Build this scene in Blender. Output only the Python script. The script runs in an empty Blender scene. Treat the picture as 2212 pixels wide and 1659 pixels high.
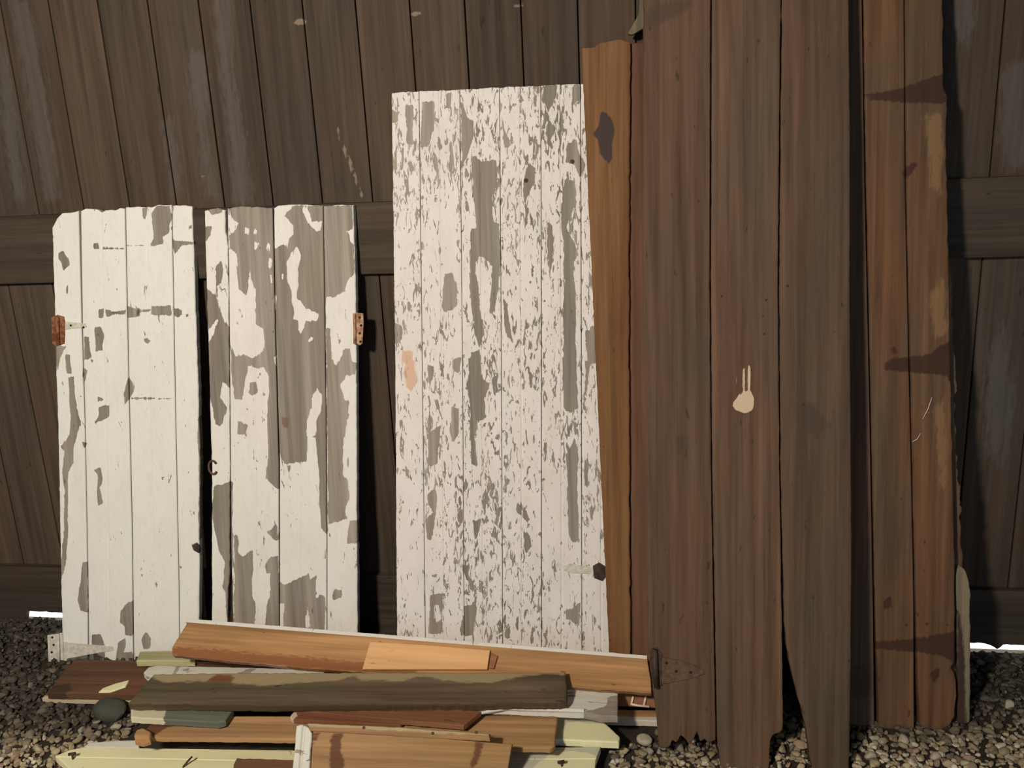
import bpy, math, random
import numpy as np
from mathutils import Matrix, Vector

sc = bpy.context.scene
col = sc.collection
RNG = np.random.default_rng(7)

# ------------------------------------------------------------------ camera
F, CX, CY, EYE = 1908.0, 1106.0, 829.5, 1.6
_D = np.array([354., 7070., 1908.]); _D /= np.linalg.norm(_D)
_L = np.array([-12546., 113., 1908.]); _L -= _D * (_L @ _D); _L /= np.linalg.norm(_L)
_X = -_L; _Z = -_D; _Y = np.cross(_Z, _X)
CAM = np.array([_X, _Y, _Z])                      # world = CAM @ (right, down, forward)
cd = bpy.data.cameras.new('camera'); cam = bpy.data.objects.new('camera', cd); col.objects.link(cam)
cd.sensor_fit = 'HORIZONTAL'; cd.sensor_width = 36.0; cd.lens = 36.0 * F / 2212.0
cd.clip_start = 0.02
r_, d_, f_ = CAM[:, 0], CAM[:, 1], CAM[:, 2]
cam.matrix_world = Matrix(((r_[0], -d_[0], -f_[0], 0), (r_[1], -d_[1], -f_[1], 0),
                           (r_[2], -d_[2], -f_[2], EYE), (0, 0, 0, 1)))
sc.camera = cam

# ------------------------------------------------------------------ world, lights, exposure
w = bpy.data.worlds.new('world'); sc.world = w; w.use_nodes = True
bg = w.node_tree.nodes['Background']
bg.inputs[0].default_value = (0.70, 0.84, 1.0, 1); bg.inputs[1].default_value = 0.55

def lamp(name, kind, loc, target, power, color, size=0.3):
    ld = bpy.data.lights.new(name, kind); o = bpy.data.objects.new(name, ld); col.objects.link(o)
    o.location = loc
    o.rotation_euler = (Vector(target) - Vector(loc)).to_track_quat('-Z', 'Y').to_euler()
    ld.energy = power; ld.color = color
    if kind == 'AREA': ld.shape = 'DISK'; ld.size = size
    if kind == 'SUN': ld.angle = math.radians(0.6)
    return o
lamp('barn_lamp', 'AREA', (-1.15, -0.75, 2.55), (-1.35, 2.5, 0.85), 118, (1.0, 0.89, 0.76), 0.28)
lamp('cool_fill_right', 'AREA', (2.75, 0.7, 1.1), (0.6, 2.5, 0.9), 7, (0.72, 0.85, 1.0), 1.1)  # cool daylight fill added at the right; no doorway is built there
lamp('sun', 'SUN', (0, 6, 5), (0.3, 2.6, 0), 14, (1.0, 0.98, 0.94))

vs = sc.view_settings
vs.view_transform = 'Standard'; vs.look = 'None'; vs.gamma = 1.0; vs.use_curve_mapping = False
vs.exposure = 0.0

# ------------------------------------------------------------------ geometry helpers
def ray(px, py): return CAM @ np.array([(px - CX) / F, (py - CY) / F, 1.0])
C0 = np.array([0, 0, EYE])
def at_z(px, py, z=0.0):
    r = ray(px, py); return C0 + r * ((z - EYE) / r[2])
def at_y(px, py, y):
    r = ray(px, py); return C0 + r * (y / r[1])

class Frame:
    """o origin, u along the bottom edge, v up the face; local axes x=u, y=into the thing, z=v"""
    def __init__(s, a, b, lean=None, flat=None):
        s.o = np.array(a, float)
        u = np.array(b, float) - s.o; s.u = u / np.linalg.norm(u)
        h = np.array([-s.u[1], s.u[0], 0]); h /= np.linalg.norm(h)
        if lean is not None: v = math.cos(math.radians(lean)) * np.array([0, 0, 1.]) + math.sin(math.radians(lean)) * h
        else: v = math.cos(math.radians(flat)) * h + math.sin(math.radians(flat)) * np.array([0, 0, 1.])
        v -= s.u * (v @ s.u); s.v = v / np.linalg.norm(v)
        s.n = np.cross(s.u, s.v)
    def loc(s, px, py, off=0.0):
        r = ray(px, py); o = s.o + s.n * off
        t = ((o - C0) @ s.n) / (r @ s.n); p = C0 + r * t - s.o
        return (p @ s.u, p @ s.v)
    def mat(s):
        y = -s.n
        return Matrix(((s.u[0], y[0], s.v[0], s.o[0]), (s.u[1], y[1], s.v[1], s.o[1]), (s.u[2], y[2], s.v[2], s.o[2]), (0, 0, 0, 1)))
    def world(s, x, y, z): return s.o + s.u * x - s.n * y + s.v * z

def tag(o, label=None, cat=None, group=None, kind=None):
    if label: o['label'] = label
    if cat == 'door' and o.name.startswith('plank_door'): group = 'salvaged plank doors leaning on the barn wall'
    if cat == 'board' and o.name.startswith('board'): group = 'salvaged boards in the heap'
    if cat: o['category'] = cat
    if group: o['group'] = group
    if kind: o['kind'] = kind
    return o

def thing(name, fr, label, cat, group=None):
    o = bpy.data.objects.new(name, None); col.objects.link(o)
    o.matrix_world = fr.mat() if isinstance(fr, Frame) else Matrix.Translation(Vector(fr))
    o.empty_display_size = 0.05
    return tag(o, label, cat, group)

def mesh_obj(name, V, Fc, m, parent=None, attrs=None, smooth=None, mat=None):
    me = bpy.data.meshes.new(name)
    me.from_pydata([tuple(map(float, v)) for v in V], [], Fc)
    for k, a in (attrs or {}).items():
        at = me.attributes.new(k, 'FLOAT', 'POINT'); at.data.foreach_set('value', np.asarray(a, dtype=np.float32))
    if smooth is not None: me.polygons.foreach_set('use_smooth', np.asarray(smooth, dtype=bool))
    me.materials.append(m); me.update()
    o = bpy.data.objects.new(name, me); col.objects.link(o)
    if parent is not None: o.parent = parent
    elif mat is not None: o.matrix_world = mat
    return o

def resample(pts, ts):
    p = np.array(pts, float)
    if len(p) == 1: return np.repeat(p, len(ts), 0)
    d = np.r_[0, np.cumsum(np.linalg.norm(np.diff(p, axis=0), axis=1))]; d /= max(d[-1], 1e-9)
    return np.stack([np.interp(ts, d, p[:, i]) for i in range(2)], 1)

def sdf(P, poly):
    """signed distance, positive inside"""
    q = np.array(poly, float); n = len(q)
    best = np.full(len(P), 1e9); inside = np.zeros(len(P), bool)
    for i in range(n):
        a, b = q[i], q[(i + 1) % n]; e = b - a
        t = np.clip(((P - a) @ e) / max(e @ e, 1e-12), 0, 1)
        best = np.minimum(best, np.linalg.norm(P - a - t[:, None] * e, axis=1))
        c = ((a[1] > P[:, 1]) != (b[1] > P[:, 1]))
        if abs(e[1]) > 1e-12: inside ^= c & (P[:, 0] < e[0] * (P[:, 1] - a[1]) / e[1] + a[0])
    return np.where(inside, best, -best)

def mask(P, pos, neg=()):
    m = np.full(len(P), -0.08)
    for q in pos: m = np.maximum(m, sdf(P, q))
    for q in neg: m = np.minimum(m, -sdf(P, q))
    return np.clip(m, -0.08, 0.08)

def samples(n, b):
    b = min(b, 0.2)
    return np.unique(np.r_[0, b * 0.12, b * 0.45, b, np.linspace(b, 1 - b, max(n, 2)), 1 - b * 0.45, 1 - b * 0.12, 1])

def slab(B, R, T, L, thick, nu=20, nv=60, bev=0.003, grooves=(), gd=0.004, gw=0.003, jit=(0, 0, 0, 0), m1=((), ()), m2=((), ()), seed=0, warp=0.0, rnd=None, wane=None):
    """board between four local (x,z) polylines: bottom L>R, right B>T, top L>R, left B>T. Returns V, faces, attrs, smooth"""
    rg = np.random.default_rng(seed + 11)
    W = np.linalg.norm(np.subtract(B[-1], B[0])); H = np.linalg.norm(np.subtract(L[-1], L[0]))
    S = samples(nu, bev / W); Rr = samples(nv, bev / H)
    for g in grooves:
        S = np.r_[S, [g + k * gw / W for k in (-1, -.6, -.25, 0, .25, .6, 1)]]
    S = np.unique(np.round(S, 6))
    cb, ct = resample(B, S), resample(T, S); cl, cr = resample(L, Rr), resample(R, Rr)
    s = S[None, :, None]; r = Rr[:, None, None]
    c00, c10, c01, c11 = cb[0], cb[-1], ct[0], ct[-1]
    P = (1 - r) * cb[None] + r * ct[None] + (1 - s) * cl[:, None] + s * cr[:, None] \
        - ((1 - s) * (1 - r) * c00 + s * (1 - r) * c10 + (1 - s) * r * c01 + s * r * c11)
    def jn(n, L_, k=0.02):
        m = max(int(L_ / k), 3); a = rg.normal(size=m)
        return np.interp(np.linspace(0, m - 1, n), np.arange(m), a) * 0.6 + rg.normal(size=n) * 0.18
    jb, jr, jt, jl = jit
    hx = (cb[-1] - cb[0]) / W; hz = (cl[-1] - cl[0]) / H
    if jl: P += (jn(len(Rr), H) * jl)[:, None, None] * ((1 - s) ** 8) * hx
    if jr: P += (jn(len(Rr), H) * jr)[:, None, None] * (s ** 8) * hx
    if jb: P += (jn(len(S), W, .01) * jb)[None, :, None] * ((1 - r) ** 20) * hz
    if jt: P += (jn(len(S), W, .01) * jt)[None, :, None] * (r ** 20) * hz
    dS = np.minimum(S, 1 - S)[None, :] * W; dR = np.minimum(Rr, 1 - Rr)[:, None] * H
    def rnd_edge(d): q = np.clip(1 - d / bev, 0, 1); return bev * (1 - np.sqrt(1 - q * q + 1e-9))
    Y = np.maximum(rnd_edge(dS) + 0 * dR, rnd_edge(dR) + 0 * dS)
    for g in grooves:
        Y = Y + gd * np.clip(1 - np.abs(S - g)[None, :] * W / gw, 0, 1)
    if warp: Y = Y + warp * (4 * (S[None, :] - .5) ** 2 - .3) + warp * .7 * np.sin(Rr[:, None] * 3 + seed)
    if wane is not None: Y = Y + wane(S[None, :], Rr[:, None])
    nr, ns = len(Rr), len(S)
    V = np.stack([P[..., 0], Y, P[..., 1]], -1).reshape(-1, 3)
    idx = np.arange(nr * ns).reshape(nr, ns)
    Q = np.stack([idx[:-1, :-1], idx[:-1, 1:], idx[1:, 1:], idx[1:, :-1]], -1).reshape(-1, 4)
    loop = np.r_[idx[0, :], idx[1:, -1], idx[-1, -2::-1], idx[-2:0:-1, 0]]
    n0 = len(V); k = len(loop)
    V = np.vstack([V, V[loop], V[loop]])
    V[n0 + k:, 1] = thick
    ff = Q.tolist(); sm = [True] * len(ff)
    for i in range(k):
        j = (i + 1) % k
        ff.append([n0 + j, n0 + i, n0 + k + i, n0 + k + j]); sm.append(False)
    ff.append([n0 + k + i for i in range(k)][::-1]); sm.append(False)
    XZ = V[:, [0, 2]]
    rv = rnd if rnd is not None else rg.random()
    at = {'m1': mask(XZ, *m1), 'm2': mask(XZ, *m2), 'rnd': np.full(len(V), rv)}
    return V, ff, at, sm

def join(parts):
    V, Fc, A, S, n = [], [], {}, [], 0
    for v, f, a, s in parts:
        V.append(v); Fc += [[i + n for i in q] for q in f]; S += s; n += len(v)
        for k in a: A.setdefault(k, []).append(a[k])
    return np.vstack(V), Fc, {k: np.concatenate(A[k]) for k in A}, S

def pxslab(fr, B, R, T, L, thick, m1=((), ()), m2=((), ()), **k):
    c = lambda pts: [fr.loc(*p) for p in pts]
    cc = lambda mm: ([c(q) for q in mm[0]], [c(q) for q in mm[1]])
    if R is None: R = [B[-1], T[-1]]
    if L is None: L = [B[0], T[0]]
    return slab(c(B), c(R), c(T), c(L), thick, m1=cc(m1), m2=cc(m2), **k)

def add_board(name, fr, m, parent, *a, lift=0.0, **k):
    V, Fc, A, S = pxslab(fr, *a, **k)
    V[:, 1] -= lift
    return mesh_obj(name, V, Fc, m, parent, A, S)

def plate(name, fr, m, parent, poly, y0, thick, bev=0.0008):
    """flat fitting lying on a face: px outline, y0 offset in front of the face"""
    q = [fr.loc(px, py, -0 + (-y0)) for px, py in poly]
    c = np.mean(q, 0); V = []; n = len(q)
    a2 = sum(q[i][0] * q[(i + 1) % n][1] - q[(i + 1) % n][0] * q[i][1] for i in range(n))
    if a2 < 0: q = q[::-1]
    q = np.array(q)
    ins = c + (q - c) * (1 - bev * 2 / max(np.linalg.norm(q - c, axis=1).mean(), .002))
    for x, z in ins: V.append((x, y0 - thick, z))
    for x, z in q: V.append((x, y0 - thick + bev, z))
    for x, z in q: V.append((x, y0, z))
    ff = [list(range(n))]
    for i in range(n):
        j = (i + 1) % n
        ff += [[n + j, n + i, 2 * n + i, 2 * n + j][::1], [j, i, n + i, n + j]]
    ff = [ff[0]] + [f[::-1] for f in ff[1:]]
    ff.append([2 * n + i for i in range(n)][::-1])
    return mesh_obj(name, V, ff, m, parent)

def rod(name, m, parent, pts, rad, seg=10, radii=None, caps=True, mat=None):
    """tube through local points"""
    P = [Vector(p) for p in pts]; V = []; Fc = []
    up = Vector((0.13, 0.31, 0.94))
    for i, p in enumerate(P):
        t = (P[min(i + 1, len(P) - 1)] - P[max(i - 1, 0)]).normalized()
        a = t.cross(up).normalized(); b = t.cross(a)
        rr = radii[i] if radii else rad
        for k in range(seg):
            an = 2 * math.pi * k / seg; V.append(p + a * rr * math.cos(an) + b * rr * math.sin(an))
    for i in range(len(P) - 1):
        for k in range(seg):
            j = (k + 1) % seg; Fc.append([i * seg + k, i * seg + j, (i + 1) * seg + j, (i + 1) * seg + k])
    if caps: Fc += [list(range(seg))[::-1], [(len(P) - 1) * seg + k for k in range(seg)]]
    return mesh_obj(name, V, Fc, m, parent, None, [True] * len(Fc), mat)

# ------------------------------------------------------------------ materials
class NT:
    def __init__(s, name):
        s.m = bpy.data.materials.new(name); s.m.use_nodes = True; s.t = s.m.node_tree; s.n = s.t.nodes; s.l = s.t.links
        s.b = s.n['Principled BSDF']; s.b.inputs['Specular IOR Level'].default_value = 0.25
    def new(s, k, **p):
        x = s.n.new(k)
        for a, b in p.items(): setattr(x, a, b)
        return x
    def put(s, sock, v):
        if isinstance(v, (int, float)): sock.default_value = v
        elif isinstance(v, tuple):
            if len(v) == 3 and sock.type == 'RGBA': v = (*v, 1)
            sock.default_value = v
        else: s.l.new(v, sock)
    def math(s, op, a, b=0.0, c=None, clamp=False):
        x = s.new('ShaderNodeMath', operation=op, use_clamp=clamp); s.put(x.inputs[0], a); s.put(x.inputs[1], b)
        if c is not None: s.put(x.inputs[2], c)
        return x.outputs[0]
    def attr(s, k): return s.new('ShaderNodeAttribute', attribute_name=k).outputs['Fac']
    def coords(s, scale, shift=True):
        tc = s.new('ShaderNodeTexCoord').outputs['Object']
        mp = s.new('ShaderNodeMapping'); s.put(mp.inputs['Vector'], tc); mp.inputs['Scale'].default_value = scale
        if shift:
            cb = s.new('ShaderNodeCombineXYZ'); r = s.attr('rnd')
            for i, q in enumerate((37.3, 91.7, 53.1)): s.put(cb.inputs[i], s.math('MULTIPLY', r, q))
            s.put(mp.inputs['Location'], cb.outputs[0])
        return mp.outputs[0]
    def noise(s, vec, scale=1.0, detail=4.0, rough=0.55, dist=0.0):
        x = s.new('ShaderNodeTexNoise'); s.put(x.inputs['Vector'], vec); x.inputs['Scale'].default_value = scale
        x.inputs['Detail'].default_value = detail; x.inputs['Roughness'].default_value = rough; x.inputs['Distortion'].default_value = dist
        return x.outputs['Fac']
    def step(s, v, lo, hi):
        x = s.new('ShaderNodeMapRange', clamp=True); s.put(x.inputs[0], v); x.inputs[1].default_value = lo; x.inputs[2].default_value = hi
        return x.outputs[0]
    def mix(s, f, a, b, mode='MIX'):
        x = s.new('ShaderNodeMix', data_type='RGBA', blend_type=mode); s.put(x.inputs[0], f); s.put(x.inputs[6], a); s.put(x.inputs[7], b)
        return x.outputs[2]
    def bump(s, h, strength, dist):
        x = s.new('ShaderNodeBump'); x.inputs['Strength'].default_value = strength; x.inputs['Distance'].default_value = dist
        s.put(x.inputs['Height'], h); s.put(s.b.inputs['Normal'], x.outputs[0])

def wood_color(t, axis, dark, light, alt, blotch=0.5, grain=1.0, coarse=1.0):
    """returns colour socket and height socket; axis 2: grain runs up local z, axis 0: along local x"""
    sc_f = (55, 55, 1.6) if axis == 2 else (1.6, 55, 55)
    sc_m = (16, 16, 0.9) if axis == 2 else (0.9, 16, 16)
    sc_b = (5, 5, 1.8) if axis == 2 else (1.8, 5, 5)
    fine = t.noise(t.coords(tuple(q * coarse for q in sc_f)), 1.0, 6, 0.65, 0.4)
    mid = t.noise(t.coords(sc_m), 1.0, 3, 0.5, 0.8)
    blo = t.noise(t.coords(sc_b), 1.0, 3, 0.55, 0.3)
    sp = t.noise(t.coords((70, 70, 22) if axis == 2 else (22, 70, 70)), 1.0, 2, 0.5)
    c = t.mix(t.step(mid, 0.33, 0.67), dark, light)
    c = t.mix(t.math('MULTIPLY', t.step(blo, 0.42, 0.68), blotch), c, alt)
    g = t.math('MULTIPLY_ADD', t.step(fine, 0.3, 0.7), 0.55 * grain, 1 - 0.32 * grain)
    cg = t.new('ShaderNodeCombineColor'); [t.put(cg.inputs[i], g) for i in range(3)]
    c = t.mix(1.0, c, cg.outputs[0], 'MULTIPLY')
    c = t.mix(t.math('MULTIPLY', t.step(sp, 0.71, 0.76), 0.6), c, tuple(q * 0.25 for q in dark))
    r = t.attr('rnd'); v = t.math('MULTIPLY_ADD', r, 0.3, 0.85)
    cv = t.new('ShaderNodeCombineColor'); [t.put(cv.inputs[i], v) for i in range(3)]
    c = t.mix(1.0, c, cv.outputs[0], 'MULTIPLY')
    return c, fine

def wood(name, axis, dark, light, alt, m1=None, m2=None, rough=0.8, soft1=0.004, soft2=0.006, bs=0.35, **k):
    t = NT(name); c, h = wood_color(t, axis, dark, light, alt, **k)
    nz = t.math('SUBTRACT', t.noise(t.coords((120, 120, 30) if axis == 2 else (30, 120, 120)), 1.0, 4, 0.6), 0.5)
    for key, cc, so in (('m1', m1, soft1), ('m2', m2, soft2)):
        if cc is None: continue
        v = t.math('MULTIPLY_ADD', nz, so * 3.5, t.attr(key))
        a = cc[3] if len(cc) > 3 else 1.0
        c = t.mix(t.math('MULTIPLY', t.step(v, -so * .5, so * .5), a), c, cc[:3])
    t.put(t.b.inputs['Base Color'], c); t.b.inputs['Roughness'].default_value = rough
    t.bump(h, bs, 0.002)
    return t.m

def painted(name, axis, paint, chips=0.5, chip_scale=(70, 70, 20), edge=0.003, wood_c=((.25, .215, .175), (.37, .33, .28), (.30, .27, .20)), rust=None, dirt=0.25, dirtc=(.45, .42, .34), shear=0.0):
    """flaking paint over weathered wood; m1 = bare wood, m2 = stain, on the cream boards painted shade"""
    t = NT(name); wc, h = wood_color(t, axis, *wood_c, blotch=0.6)
    fs = (90, 90, 26) if axis == 2 else (26, 90, 90)
    n1 = t.noise(t.coords(fs), 1.0, 5, 0.62, 0.5)
    n2 = t.noise(t.coords(chip_scale), 1.0, 3, 0.6, 0.9)
    n3 = t.noise(t.coords((9, 9, 3.5) if axis == 2 else (3.5, 9, 9)), 1.0, 2, 0.5)
    nl = t.noise(t.coords((45, 45, 9) if axis == 2 else (9, 45, 45)), 1.0, 3, 0.6, 0.6)
    v = t.math('MULTIPLY_ADD', t.math('SUBTRACT', n1, 0.5), edge * 5, t.attr('m1'))
    v = t.math('MULTIPLY_ADD', t.math('SUBTRACT', nl, 0.5), edge * 6, v)
    bare = t.step(v, -0.0004, 0.0008)
    thr = t.math('MULTIPLY_ADD', t.step(n3, 0.3, 0.75), -0.16, 0.78 - 0.13 * chips)
    ch = t.step(t.math('SUBTRACT', n2, thr), 0.0, 0.025)
    bare = t.math('MAXIMUM', bare, ch)
    dn = t.noise(t.coords((14, 14, 5) if axis == 2 else (5, 14, 14)), 1.0, 5, 0.6)
    pc = t.mix(t.math('MULTIPLY', t.step(dn, 0.42, 0.75), dirt), paint, dirtc)
    pc = t.mix(t.math('MULTIPLY', t.step(n1, 0.5, 0.8), 0.22), pc, dirtc)
    c = t.mix(bare, pc, wc)
    if rust is not None:
        rv = t.math('MULTIPLY_ADD', t.math('SUBTRACT', n1, 0.5), 0.02, t.attr('m2'))
        c = t.mix(t.math('MULTIPLY', t.step(rv, -0.003, 0.003), rust[3]), c, rust[:3])
    t.put(t.b.inputs['Base Color'], c); t.b.inputs['Roughness'].default_value = 0.7
    hh = t.math('ADD', t.math('MULTIPLY', bare, -0.6), t.math('MULTIPLY', h, 0.25))
    t.bump(hh, 0.6, 0.0015)
    return t.m

def metal(name, a, b, rough=0.7, met=0.3):
    t = NT(name)
    n = t.noise(t.coords((60, 60, 60), False), 1.0, 5, 0.6)
    t.put(t.b.inputs['Base Color'], t.mix(t.step(n, 0.42, 0.6), a, b)); t.b.inputs['Roughness'].default_value = rough
    t.b.inputs['Metallic'].default_value = met; t.bump(n, 0.4, 0.001)
    return t.m

M = {
 'wall': wood('old barn boards', 2, (.069, .046, .031), (.090, .061, .041), (.062, .050, .038), m1=(.16, .155, .155, .26), m2=(.30, .23, .17, .7), soft1=.022, soft2=.003, blotch=.8, grain=1.2),
 'rail': wood('old rail wood', 0, (.046, .034, .024), (.074, .054, .037), (.05, .042, .033), blotch=.6),
 'brown': wood('brown weathered planks', 2, (.118, .064, .038), (.156, .090, .055), (.100, .072, .047), m1=(.62, .48, .32), m2=(.06, .042, .032, .6), soft1=.0012, soft2=.012, blotch=.85, grain=1.25),
 'brown_right': wood('orange brown planks', 2, (.132, .064, .031), (.195, .100, .048), (.108, .074, .046), m1=(.32, .19, .085, .45), m2=(.045, .020, .014, .85), soft1=.012, soft2=.005, blotch=.85, grain=1.3),
 'orange': wood('orange stained plank', 2, (.175, .068, .026), (.265, .135, .058), (.225, .115, .045), m2=(.045, .034, .036, .9), soft2=.004, blotch=.9, grain=1.2),
 'orange_dark': wood('dark reddish plank', 2, (.10, .048, .026), (.15, .076, .042), (.08, .052, .036), m2=(.04, .03, .028), blotch=.7),
 'bark': wood('bark edged slab', 2, (.06, .03, .018), (.13, .07, .04), (.20, .15, .09), blotch=.8, grain=1.3),
 'grey_post': wood('grey weathered slab', 2, (.13, .10, .065), (.25, .20, .13), (.12, .13, .07), m2=(.05, .03, .022), blotch=.8),
 'white1': painted('cream white paint', 2, (.80, .80, .74), chips=0.05, edge=.0020, rust=(.03, .024, .018, .85), dirt=.12),
 'white2': painted('worn cream paint', 2, (.81, .79, .73), chips=0.22, edge=.0026, rust=(.20, .09, .05, .7), dirt=.15),
 'white3': painted('flaking white paint', 2, (.78, .74, .70), chips=1.0, chip_scale=(95, 95, 27), edge=.0030, rust=(.66, .36, .20, .7), dirt=.22),
 'white_board': painted('thin white paint on board', 0, (.66, .65, .56), chips=0.55, chip_scale=(14, 60, 60), edge=.003, dirt=.45, dirtc=(.36, .35, .29)),
 'cream_board': painted('cream yellow paint on board', 0, (.78, .75, .46), chips=0.0, edge=.002, dirt=.3, dirtc=(.62, .58, .36), rust=(.48, .48, .40, .85)),  # rust slot holds the grey shade painted on the cream boards
 'pile_orange': wood('orange brown board', 0, (.29, .155, .060), (.46, .25, .11), (.28, .165, .065), m1=(.58, .52, .42), m2=(.22, .08, .03, .8), soft2=.01, blotch=.9, grain=1.15),
 'pile_red': wood('reddish board', 0, (.18, .068, .032), (.27, .12, .06), (.22, .11, .055), m1=(.6, .48, .36), m2=(.04, .02, .012), blotch=.7),
 'pile_brown': wood('dark reddish brown board', 0, (.105, .045, .022), (.20, .095, .048), (.13, .07, .04), m1=(.5, .42, .28), m2=(.05, .026, .015, .8), blotch=.8),
 'ply': wood('fresh light wood', 0, (.62, .345, .15), (.78, .47, .235), (.66, .36, .15), m2=(.30, .12, .05), grain=.35, blotch=.6),
 'mossy': wood('dark mossy beam', 0, (.070, .045, .028), (.15, .095, .06), (.075, .078, .035), m1=(.30, .235, .125, .85), m2=(.16, .05, .02, .8), soft1=.007, blotch=.8, grain=1.2),
 'tan': wood('tan board', 0, (.29, .165, .075), (.44, .26, .125), (.34, .20, .08), m1=(.40, .33, .19), m2=(.10, .035, .018, .85), soft2=.006, grain=1.1, blotch=.9),
 'green_cream': wood('pale greenish board', 0, (.30, .28, .14), (.48, .44, .25), (.30, .33, .16)),
 'grey_cream': wood('grey cream board', 0, (.11, .12, .09), (.16, .165, .125), (.10, .12, .09), m1=(.62, .58, .40, .95), soft1=.004),
 'white_edge': painted('white painted edge', 0, (.70, .67, .61), chips=0.1, edge=.001),
 'rust': metal('rusty iron', (.16, .055, .022), (.34, .15, .07)),
 'rust_pale': metal('rusty iron with paint remains', (.52, .34, .22), (.30, .14, .07), met=0.1),
 'iron': metal('dark iron', (.045, .03, .024), (.085, .055, .04)),
 'iron_brown': metal('brown iron strap', (.11, .062, .040), (.15, .095, .062)),
 'hinge_white': metal('painted hinge', (.66, .64, .55), (.52, .49, .40), met=0.0),
 'dark': metal('dark hole', (.012, .010, .008), (.02, .016, .012), met=0.0),
 'staple': metal('pale plastic clip', (.75, .60, .50), (.66, .5, .42), rough=.5, met=0),
}

# ------------------------------------------------------------------ room shell
WY = 2.63
def box(name, lo, hi, m, kind='structure'):
    x0, y0, z0 = lo; x1, y1, z1 = hi
    V = [(x, y, z) for x in (x0, x1) for y in (y0, y1) for z in (z0, z1)]
    ff = [[0, 1, 3, 2], [4, 6, 7, 5], [0, 4, 5, 1], [2, 3, 7, 6], [0, 2, 6, 4], [1, 5, 7, 3]]
    o = mesh_obj(name, V, ff, m, None, {'rnd': [0.5] * 8, 'm1': [-.08] * 8, 'm2': [-.08] * 8}); o['kind'] = kind
    return o

def soil():
    t = NT('dark soil'); n = t.noise(t.coords((30, 30, 30), False), 1.0, 6, 0.6)
    t.put(t.b.inputs['Base Color'], t.mix(n, (.018, .014, .011), (.055, .045, .033))); t.b.inputs['Roughness'].default_value = .95
    t.bump(n, .7, .01); return t.m
SOIL = soil()
def pale_ground():
    t = NT('sunlit gravel outside'); n = t.noise(t.coords((40, 40, 40), False), 1.0, 5, 0.6)
    t.put(t.b.inputs['Base Color'], t.mix(n, (.5, .49, .46), (.75, .74, .71))); return t.m

box('floor', (-3.4, -3.0, -0.12), (2.9, 2.645, 0.0), SOIL)
box('ground_outside', (-6, 2.65, -0.12), (6, 8, -0.004), pale_ground())
t_wall = M['wall']
box('wall_left', (-3.45, -3.0, 0), (-3.4, 2.63, 3.1), t_wall)
box('wall_right', (2.9, -3.0, 0), (2.95, 2.63, 3.1), t_wall)
box('ceiling', (-3.45, -3.0, 3.1), (2.95, 2.9, 3.16), t_wall)

# back wall: vertical boards, one mesh
wf = Frame((0, WY, 0), (1, WY, 0), lean=0.0)
def wpx(q): return [wf.loc(*p) for p in q]
streaks = [wpx(q) for q in [
  [(20, 0), (62, 0), (95, 180), (118, 330), (125, 430), (98, 430), (75, 300), (50, 150)],
  [(-8, 80), (12, 120), (38, 290), (52, 430), (30, 430), (8, 260)],
  [(404, 110), (448, 115), (452, 190), (442, 260), (468, 430), (446, 430), (424, 260), (412, 190)],
  [(462, -10), (500, -10), (500, 150), (530, 300), (545, 440), (505, 440), (495, 300), (475, 150)],
  [(350, 260), (372, 250), (392, 400), (385, 430), (372, 420)],
  [(2062, -20), (2108, -20), (2104, 60), (2090, 98), (2064, 90)],
  [(2165, 150), (2212, 130), (2240, 360), (2170, 365), (2160, 260)],
  [(2130, 780), (2170, 700), (2190, 900), (2160, 1010), (2130, 960)]]]
marks = [wpx(q) for q in [
  [(628, 47), (648, 38), (664, 40), (662, 50), (645, 56)], [(1100, 8), (1130, 2), (1145, 8), (1120, 16), (1108, 14)],
  [(885, 30), (908, 22), (910, 30), (893, 36)],
  [(724, 268), (730, 272), (742, 310), (760, 350), (776, 395), (787, 430), (780, 430), (766, 390), (748, 345), (735, 312)],
  [(432, 382), (446, 378), (442, 388)]]]
parts = []
seam0 = wf.loc(885, 0)[0]; pitch = 0.1585
x = seam0 - pitch * 17; i = 0
while x < 2.9:
    a, b = max(x, -3.4), min(x + pitch - 0.0035, 2.9)
    if b - a > .02:
        near = -2.9 < a < 1.9
        mm1 = (streaks, ()) if near else ((), ()); mm2 = (marks, ()) if near else ((), ())
        parts.append(slab([(a, 1.40), (b, 1.40)], [(b, 1.40), (b, 3.1)], [(a, 3.1), (b, 3.1)], [(a, 1.40), (a, 3.1)], .02, nu=12 if near else 3, nv=90 if near else 4,
                          bev=.003, warp=.0012, m1=mm1, m2=mm2, seed=i))
        off = .02 * ((i % 3) - 1)
        parts.append(slab([(a, .07), (b, .07)], [(b, .07), (b, 1.3)], [(a, 1.3), (b, 1.3)], [(a, .07), (a, 1.3)], .02, nu=12 if near else 3, nv=60 if near else 4,
                          bev=.003, warp=.0012, m1=mm1, seed=i + 100))
    x += pitch; i += 1
# backing layer that closes the cracks
parts.append(slab([(-3.4, .07), (2.9, .07)], [(2.9, .07), (2.9, 3.1)], [(-3.4, 3.1), (2.9, 3.1)], [(-3.4, .07), (-3.4, 3.1)], .02, nu=3, nv=3, seed=5))
parts[-1][0][:, 1] += .0225
V, Fc, A, S = join(parts)
wall_back = mesh_obj('wall_back', V, Fc, t_wall, None, A, S, wf.mat()); wall_back['kind'] = 'structure'

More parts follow.
